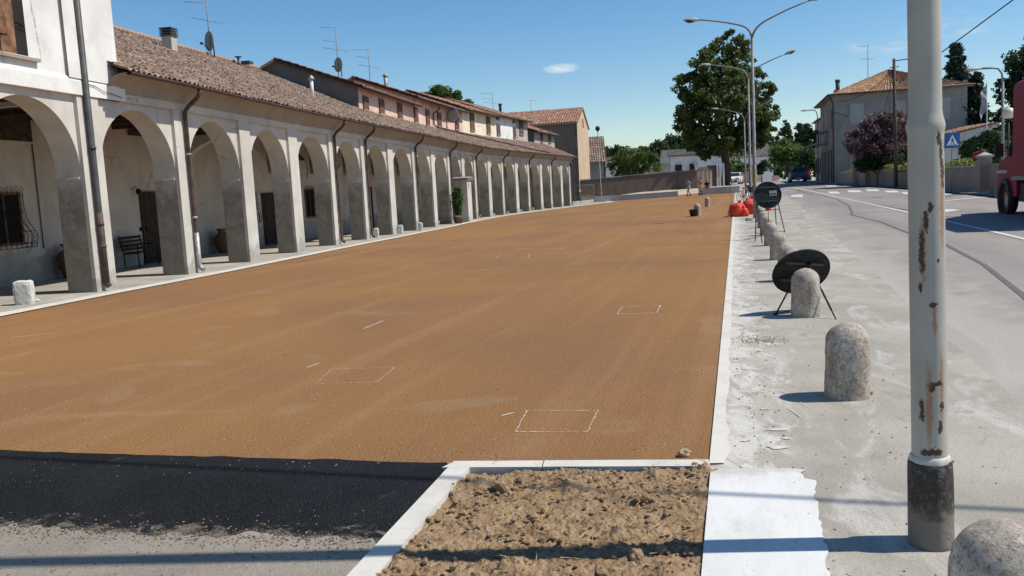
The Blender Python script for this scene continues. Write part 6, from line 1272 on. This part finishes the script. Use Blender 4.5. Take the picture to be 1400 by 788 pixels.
# ------------------------------------------------------------------ people
def person(label, loc, rz, J, shirt, pants, shoes, hair='hair', sleeves=True):
    """J: joint name -> position, built as one skinned body; clothing as skinned children"""
    th = thing('person', label, 'person', loc, rz)
    def skinned(name, chains, mat, parent, root=0):
        me = bpy.data.meshes.new(name); vs = []; es = []; idx = {}; rad = []
        for ch in chains:
            pv = None
            for (p, r_) in ch:
                p = J[p] if isinstance(p, str) else p; key = tuple(round(c, 4) for c in p)
                if key not in idx: idx[key] = len(vs); vs.append(p); rad.append(r_)
                if pv is not None and pv != idx[key]: es.append((pv, idx[key]))
                pv = idx[key]
        me.from_pydata(vs, es, []); me.materials.append(M[mat]); o = bpy.data.objects.new(name, me); COL.objects.link(o); o.parent = parent
        sk = o.modifiers.new('Skin', 'SKIN'); me.skin_vertices or 0
        if not me.skin_vertices: me.skin_vertices.new() if hasattr(me.skin_vertices, 'new') else None
        return o, rad
    # write the surface directly: tapered tubes blended by metaball-like remesh
    m = MB(); g = lambda a: Vector(J[a])
    def limb(m, pts, rs, n=10): m.tube(pts, rs, n)
    m.tube([g('pelvis')+Vector((0, 0, -.06)), g('pelvis'), g('waist'), g('chest'), g('neckb'), g('neck')], [.12, .155, .13, .165, .11, .055], 14)
    limb(m, [g('neck'), g('head')+Vector((0, 0, -.08)), g('head'), g('head')+Vector((0, 0, .08)), g('head')+Vector((0, 0, .12))], [.055, .08, .1, .085, .03], 14)
    m.lathe([(.02, -.02), (.02, .02)], g('head')+Vector((.095, 0, -.01)), 6)
    for s in 'lr':
        m.tube([g('neckb')+Vector((0, 0, -.03)), g('sh'+s), g('el'+s), g('wr'+s)], [.08, .065, .045, .03], 10)
        w = g('wr'+s); d = (w-g('el'+s)).normalized(); m.tube([w, w+d*.05, w+d*.1], [.028, .038, .03], 8)
        for k in range(4): q_ = Vector((.0, -.03+.02*k, 0)); m.tube([w+d*.08+q_, w+d*.13+q_, w+d*(.17-.01*abs(k-1))+q_+Vector((.012, 0, 0))], [.010, .009, .006], 6)
        m.tube([w+d*.03, w+d*.06+Vector((.035, 0, 0)), w+d*.1+Vector((.04, 0, 0))], [.012, .011, .008], 6)
        m.tube([g('pelvis')+Vector((0, 0, -.03)), g('hip'+s), g('kn'+s), g('an'+s)], [.12, .095, .06, .042], 10)
        a = g('an'+s); m.tube([a, a+Vector((.05, 0, -.05)), a+Vector((.17, 0, -.065))], [.05, .045, .03], 8)
    b = m.build('body', M['skin'], th); rm = b.modifiers.new('Remesh', 'REMESH'); rm.mode = 'VOXEL'; rm.voxel_size = .014; rm.use_smooth_shade = True; sm = b.modifiers.new('Smooth', 'SMOOTH'); sm.iterations = 3
    m = MB(); m.lathe([(.103*math.cos(a), .125*math.sin(a)) for a in frange(-.1, 1.5, .2)], g('head')+Vector((-.012, 0, .02)), 14); m.build('hair', M[hair], th)
    if shirt:
        m = MB(); m.tube([g('pelvis')+Vector((0, 0, .0)), g('waist'), g('chest'), g('neckb')+Vector((0, 0, .0))], [.172, .155, .19, .12], 14)
        for s in 'lr': m.tube([g('neckb')+Vector((0, 0, -.03)), g('sh'+s), g('sh'+s).lerp(g('el'+s), .75)], [.1, .085, .07], 10)
        o = m.build('shirt', M[shirt], th); r_ = o.modifiers.new('Remesh', 'REMESH'); r_.mode = 'VOXEL'; r_.voxel_size = .018; r_.use_smooth_shade = True
    m = MB(); m.tube([g('pelvis')+Vector((0, 0, .09)), g('pelvis'), g('pelvis')+Vector((0, 0, -.08))], [.165, .178, .14], 14)
    for s in 'lr': m.tube([g('pelvis')+Vector((0, 0, -.03)), g('hip'+s), g('hip'+s).lerp(g('kn'+s), .85)], [.13, .12, .095], 12)
    o = m.build('shorts', M[pants], th); r_ = o.modifiers.new('Remesh', 'REMESH'); r_.mode = 'VOXEL'; r_.voxel_size = .018; r_.use_smooth_shade = True
    for s in 'lr':
        a = g('an'+s); m = MB(); m.tube([a+Vector((0, 0, .13)), a, a+Vector((.03, 0, -.05))], [.058, .062, .06], 10); m.tube([a+Vector((-.05, 0, -.055)), a+Vector((.06, 0, -.05)), a+Vector((.2, 0, -.06))], [.045, .055, .035], 10); m.build('boot', M[shoes], th)
    return th
def pose(stride=.18, lean=.0, armf=.15, crouch=0):
    s = stride; J = dict(pelvis=(0, 0, .95), waist=(lean*.3, 0, 1.1), chest=(lean*.7, 0, 1.3), neckb=(lean, 0, 1.45), neck=(lean, 0, 1.53), head=(lean+.02, 0, 1.65),
        shl=(lean*.9, .19, 1.42), shr=(lean*.9, -.19, 1.42), ell=(lean-.05-armf*.3, .27, 1.14), elr=(lean+.05, -.27, 1.14), wrl=(lean-armf+.1, .27, .9), wrr=(lean+armf+.12, -.24, .92),
        hipl=(0, .1, .86), hipr=(0, -.1, .86), knl=(s*.6+.04, .11, .48), knr=(-s*.3+.04, -.11, .48), anl=(s, .11, .10), anr=(-s-.03, -.11, .10)); return J
Y1 = 86.5; q = at(941.5, 260, Y1); person('man in a light blue shirt and dark boots walking along the end of the square', (q.x, Y1, gz(q.x, Y1)), R(200), pose(.24, .05, .2), 'blues', 'khaki', 'boot')
Y2 = 85; q = at(956, 260, Y2); person('bare-chested tanned man in pale shorts and dark boots, right of the man in blue', (q.x+.1, Y2, gz(q.x, Y2)), R(-80), pose(.06, .04, .05), None, 'khaki', 'boot')
Jc = pose(0, .1, 0); Jc.update(pelvis=(-.1, 0, .5), waist=(0, 0, .62), chest=(.12, 0, .8), neckb=(.2, 0, .93), neck=(.22, 0, .99), head=(.27, 0, 1.1), shl=(.18, .19, .9), shr=(.18, -.19, .9), ell=(.33, .25, .68), elr=(.33, -.25, .68), wrl=(.5, .15, .6), wrr=(.5, -.15, .6), hipl=(-.05, .1, .45), hipr=(-.05, -.1, .45), knl=(.33, .16, .5), knr=(.33, -.16, .5), anl=(.15, .13, .1), anr=(.15, -.13, .1))
q = at(966.5, 255, 90.5); person('person in dark clothes sitting low behind the short barrier', (q.x, 90.5, gz(q.x, 90.5)+.18), R(-100), Jc, 'dcloth', 'dcloth', 'boot')

# ------------------------------------------------------------------ trees and shrubs
Y = 100; B = [pxblob(*b[:4], Y, b[4]) for b in [(996, 66, 20, 22, 0), (978, 92, 30, 30, -1), (1010, 98, 26, 30, 1), (955, 120, 28, 22, 0), (1030, 128, 28, 30, 1), (990, 130, 40, 34, -2), (945, 150, 22, 24, 0), (965, 165, 32, 26, -1), (1015, 165, 36, 32, 0), (1045, 150, 17, 20, 2), (950, 190, 22, 18, 0), (985, 198, 34, 22, -1), (1020, 192, 26, 24, 1), (1043, 172, 14, 16, 0), (932, 110, 9, 9, 0), (936, 172, 12, 14, 0), (965, 85, 10, 9, 0), (1012, 60, 9, 9, 0)]]
q = at(992, 240, Y); tree('lime_tree', 'very large dense dark green tree behind the street lamps at the end of the square', (q.x, Y, gz(q.x, Y)), B, 'big', 560, 84, .66, .27, .55, None, 'tree', .66, 10)
def px_tree(name, label, Y, bl, lf, nc, nl, cr, sz, tr=.2, base=None, group=None, **kw):
    B = [pxblob(*b, Y) for b in bl]; bx_ = base if base else sum(b[0] for b in bl)/len(bl); q = at(bx_, 245, Y); return tree(name, label, (q.x, Y, gz(q.x, Y)), B, lf, nc, nl, cr, sz, tr, group, **kw)
px_tree('round_tree', 'round bushy green tree leaning over the long old wall', 112, [(868, 218, 26, 17), (850, 226, 16, 14), (885, 224, 16, 14), (860, 238, 18, 9)], 'mid', 130, 50, .6, .24, .22)
px_tree('dark_tree', 'dark tree at the left, between the tiled shed and the round tree', 150, [(834, 212, 7, 12), (845, 215, 12, 14)], 'dark', 50, 40, .9, .4, .3, group='background trees')
px_tree('dark_tree', 'dark tree behind the round tree, right of the hipped house', 140, [(900, 212, 16, 18), (892, 220, 12, 14)], 'dark', 70, 45, .8, .36, .3, group='background trees')
px_tree('dark_tree', 'large dark tree rising over the long white house', 150, [(920, 202, 18, 16), (938, 196, 18, 18), (960, 200, 20, 20)], 'dark', 110, 45, .95, .4, .35, group='background trees')
px_tree('dark_tree', 'dark tree right behind the big tree and the lamps', 190, [(1040, 196, 14, 14), (1058, 202, 13, 14)], 'dark', 70, 40, 1.0, .5, .3, group='background trees')
px_tree('shrub', 'dark green shrub in front of the grey-roofed house', 120, [(1047, 228, 11, 9), (1036, 233, 9, 7)], 'dark', 40, 40, .4, .24, .1, cat='shrub')
px_tree('umbrella_pine', 'bright green broad pine beside the far road bend', 125, [(1075, 205, 18, 12), (1090, 212, 14, 13), (1066, 215, 13, 10), (1082, 222, 14, 9)], 'bright', 120, 46, .7, .28, .25, base=1079)
px_tree('dark_tree', 'dark tree in shade next to the villa houses', 118, [(1106, 212, 11, 15), (1112, 224, 9, 14), (1098, 228, 9, 10)], 'dark', 90, 46, .6, .26, .25, group='background trees')
for k, (px, yt, r) in enumerate(((1049, 176, 5.5), (1073, 166, 7), (1082, 186, 4), (1093, 170, 5.5), (1104, 172, 6), (1120, 178, 4))):
    Yp = 230; px_tree('poplar', ['slender poplar, leftmost of the far row', 'tallest slender poplar of the far row', 'thin poplar just right of the tallest one', 'fourth poplar of the far row, left of a wider one', 'wider poplar, second from the right', 'rightmost poplar, close above the roadside houses'][k], Yp, [(px, yt+10, r*.7, 11), (px+.5, yt+24, r, 13), (px, yt+42, r, 13)], 'pop', 60, 38, .9, .5, .25, group='far poplars', limbs=2)
px_tree('plum_tree', 'purple-leaved plum tree overhanging the garden wall before the villa', 59, [(1212, 172, 26, 18), (1188, 186, 26, 19), (1232, 185, 22, 24), (1205, 205, 32, 20), (1170, 200, 14, 10), (1235, 212, 20, 16)], 'purple', 260, 60, .42, .17, .16, base=1205, cat='tree')
px_tree('laurel_bush', 'dark dense bush under the plum tree behind the garden wall', 58.5, [(1215, 222, 24, 12), (1185, 226, 14, 9)], 'dark', 90, 50, .35, .16, .08, cat='shrub')
def conifer(label, px, yt, yb, w, Y, group='conifers'):
    t, b = at(px, yt, Y), at(px, yb, Y); h = t.z-b.z; pts = []; R_ = w*Y/CF/2; th = thing('conifer', label, 'tree', (t.x, Y, gz(t.x, Y)), 0, group); O = th.location; n = 26
    for i in range(n):
        f = (i+.5)/n; z = t.z-h*f; r = R_*(f**.8)*random.uniform(.75, 1.1)
        for k in range(int(6+f*9)):
            a = random.uniform(0, 6.28); rr = r*random.uniform(.7, 1.12)
            for j in range(22): g_ = random.random()**.7; pts.append((t.x+math.cos(a)*rr*g_+random.gauss(0, .16), Y+math.sin(a)*rr*g_+random.gauss(0, .16), z-.3*rr*g_**2+random.gauss(0, .14)))
    leaves('crown', th, LF['conif'], pts, .26, O, 0, 2.2); m = MB(); m.tube([(0, 0, 0), (0, 0, t.z-O.z-.3)], [.25, .03], 7); m.build('trunk', M['bark'], th); return th
conifer('tall dark conifer rising behind the villa roof', 1308, 62, 205, 100, 74); conifer('dark conifer behind the flagpole', 1334, 104, 220, 64, 66)
px_tree('holm_oak', 'dark evergreen tree at the upper right corner above the truck', 50, [(1402, 85, 20, 26), (1388, 125, 22, 20), (1412, 120, 30, 34), (1385, 165, 20, 22), (1410, 170, 30, 30), (1420, 70, 24, 24)], 'dark', 260, 50, .42, .17, .22, base=1405)
px_tree('garden_shrub', 'mid green shrub behind the blue crossing sign', 50, [(1338, 208, 20, 22), (1356, 200, 14, 20), (1322, 222, 16, 12)], 'mid', 110, 46, .33, .14, .08, cat='shrub', group='garden shrubs')
px_tree('garden_shrub', 'dark shrub between the globe lamp and the letter box', 47, [(1350, 222, 16, 18), (1368, 195, 10, 14)], 'dark', 90, 46, .3, .14, .08, cat='shrub', group='garden shrubs')
px_tree('roof_tree', 'light green treetop showing above the row of houses', 95, [(588, 132, 10, 8), (602, 130, 14, 10), (616, 133, 12, 9), (636, 142, 6, 5)], 'mid', 90, 44, .5, .26, .3)
pts = []
for k in range(2600):
    f = random.random(); y = 66-f*23; x = xs_(8.0+.55+(66.5-y)*.157, y); pts.append((x+random.gauss(0, .16), y, 1.75+random.uniform(-.1, .25)+.1*math.sin(y*1.7)))
o = leaves('hedge', None, LF['yel'], pts, .14); tag(o, 'yellow green clipped hedge growing just over the garden wall coping', 'hedge')
# low pink wall pieces and hedge across the far bend
for k, (x0, x1) in enumerate(((1032, 1036.5), (1038.5, 1042), (1056, 1064))):
    a, b = at(x0, 244, 150), at(x1, 244, 150); m = MB(); z0 = 1.0; m.box(((a.x+b.x)/2, 150, z0+.35), ((b.x-a.x)/2, .2, .55)); m.box(((a.x+b.x)/2, 150, z0+.95), ((b.x-a.x)/2+.06, .26, .05)); o = m.build('low_pink_wall', M['pink']); tag(o, ['leftmost piece of the low pinkish wall at the far bend', 'middle piece of the low pinkish wall at the far bend', 'right and longest piece of the low pinkish wall at the far bend'][k], 'wall', 'pinkish wall pieces at the far bend')
m = MB(); a, b = at(1010, 244, 125), at(1030, 244, 125); m.box(((a.x+b.x)/2, 125, 2.3), ((b.x-a.x)/2, .1, 1.4))
for k in range(12): m.box((a.x+(b.x-a.x)*(k+.5)/12, 124.88, 2.35), (.05, .03, 1.35))
o = m.build('pink_fence', M['pink']); tag(o, 'pinkish boarded fence behind the street lamps', 'fence')
px_tree('shrub', 'yellowish shrub behind the white hatchback', 116, [(1003, 228, 12, 9), (1015, 230, 9, 7)], 'bright', 40, 40, .4, .24, .1, cat='shrub')
# far wood closing the horizon
pts = []
for k in range(26000):
    x = random.uniform(-60, 330); y = 290+30*math.sin(x*.03)+random.gauss(0, 5); h = 6.5+2.5*mnoise.noise(Vector((x*.05, 0, 0)))+1.8*mnoise.noise(Vector((x*.17, 3, 0))); pts.append((x, y, 1+h*random.random()**.7))
o = leaves('far_wood', None, LF['dark'], pts, 1.25); tag(o, 'low far wood closing the horizon', 'wood', None, 'stuff')

# ------------------------------------------------------------------ light, sky, camera
SUN_EL, SUN_AZ = R(53), None
sx, sy = .997, -.075                        # horizontal direction towards the sun
el = SUN_EL; sdv = Vector((sx*math.cos(el), sy*math.cos(el), math.sin(el)))
ld = bpy.data.lights.new('sun', 'SUN'); ld.energy = 5.0; ld.angle = R(.55); ld.color = (1, .95, .87); lo = bpy.data.objects.new('sun', ld); COL.objects.link(lo); lo.rotation_euler = sdv.to_track_quat('Z', 'Y').to_euler(); lo.location = (30, -5, 50)
w = bpy.data.worlds.new('World'); scene.world = w; w.use_nodes = True; nt = w.node_tree; bg = nt.nodes['Background']; sky = nt.nodes.new('ShaderNodeTexSky'); sky.sky_type = 'NISHITA'; sky.sun_disc = False
sky.sun_elevation = el; sky.sun_rotation = math.atan2(sx, sy); sky.air_density = 1.0; sky.dust_density = .25; sky.ozone_density = 2.2; sky.altitude = 50
SKY = .112; bg.inputs[1].default_value = SKY
# thin wisps of cloud
tc = nt.nodes.new('ShaderNodeTexCoord'); nz = nt.nodes.new('ShaderNodeTexNoise'); nz.inputs['Scale'].default_value = 17; nz.inputs['Detail'].default_value = 7; nz.inputs['Roughness'].default_value = .6; mp = nt.nodes.new('ShaderNodeMapping'); mp.inputs['Scale'].default_value = (1, 1, 4.5); nt.links.new(tc.outputs['Generated'], mp.inputs[0]); nt.links.new(mp.outputs[0], nz.inputs[0])
def mth(op, a, b):
    n = nt.nodes.new('ShaderNodeMath'); n.operation = op
    for i, v in enumerate((a, b)):
        if isinstance(v, (int, float)): n.inputs[i].default_value = v
        else: nt.links.new(v, n.inputs[i])
    return n.outputs[0]
acc = None
for px, py, wx, wy, st in ((762, 94, 30, 8, 1.0), (1205, 62, 60, 14, .75), (1290, 38, 70, 16, .6), (1080, 104, 22, 5, .35), (1078, 113, 20, 4, .35), (845, 186, 40, 9, .4), (905, 134, 30, 6, .3), (1330, 8, 90, 12, .4), (860, 170, 70, 14, .2)):
    d = Vector(ray(px, py)).normalized(); rt_ = Vector(ray(px+10, py-.52)).normalized()-d; rt_.normalize(); up_ = rt_.cross(d).normalized()
    vt = []
    for v_, s_ in ((rt_, wx/CF), (up_, wy/CF)):
        dp = nt.nodes.new('ShaderNodeVectorMath'); dp.operation = 'DOT_PRODUCT'; nt.links.new(tc.outputs['Generated'], dp.inputs[0]); dp.inputs[1].default_value = v_; x_ = mth('DIVIDE', dp.outputs['Value'], s_); vt.append(mth('MULTIPLY', x_, x_))
    dp = nt.nodes.new('ShaderNodeVectorMath'); dp.operation = 'DOT_PRODUCT'; nt.links.new(tc.outputs['Generated'], dp.inputs[0]); dp.inputs[1].default_value = d
    g_ = mth('MULTIPLY', mth('MULTIPLY', mth('MAXIMUM', mth('SUBTRACT', 1.0, mth('ADD', vt[0], vt[1])), 0.), st), mth('GREATER_THAN', dp.outputs['Value'], 0.)); g_ = mth('MULTIPLY', g_, mth('MINIMUM', mth('MULTIPLY', g_, 1.8), 1.0)); acc = g_ if acc is None else mth('MAXIMUM', acc, g_)
mr = nt.nodes.new('ShaderNodeMapRange'); mr.interpolation_type = 'SMOOTHSTEP'; mr.inputs[1].default_value = .40; mr.inputs[2].default_value = .74; nt.links.new(nz.outputs[0], mr.inputs[0])
fac = mth('MINIMUM', mth('MULTIPLY', mth('MULTIPLY', acc, mr.outputs[0]), 1.3), .9); mx = nt.nodes.new('ShaderNodeMix'); mx.data_type = 'RGBA'; nt.links.new(fac, mx.inputs[0]); hs = nt.nodes.new('ShaderNodeHueSaturation'); hs.inputs['Saturation'].default_value = 1.3; hs.inputs['Hue'].default_value = .499; hs.inputs['Value'].default_value = 1.12; nt.links.new(sky.outputs[0], hs.inputs['Color']); nt.links.new(hs.outputs[0], mx.inputs[6]); mx.inputs[7].default_value = (6.6, 7.2, 8.0, 1); nt.links.new(mx.outputs[2], bg.inputs[0])
cd = bpy.data.cameras.new('camera'); cam = bpy.data.objects.new('camera', cd); COL.objects.link(cam); scene.camera = cam; cd.sensor_width = 36; cd.lens = CF/1400*36; cd.clip_start = .05; cd.clip_end = 6000
from mathutils import Matrix
mt = Matrix(((RT[0], UPV[0], -FW[0], 0), (RT[1], UPV[1], -FW[1], 0), (RT[2], UPV[2], -FW[2], CH), (0, 0, 0, 1))); cam.matrix_world = mt
scene.view_settings.view_transform = 'Standard'; scene.view_settings.look = 'None'; scene.view_settings.gamma = 1; scene.view_settings.exposure = 0.0
scene.render.resolution_x, scene.render.resolution_y = 1024, 576
scene.cycles.max_bounces = 8; scene.cycles.diffuse_bounces = 4
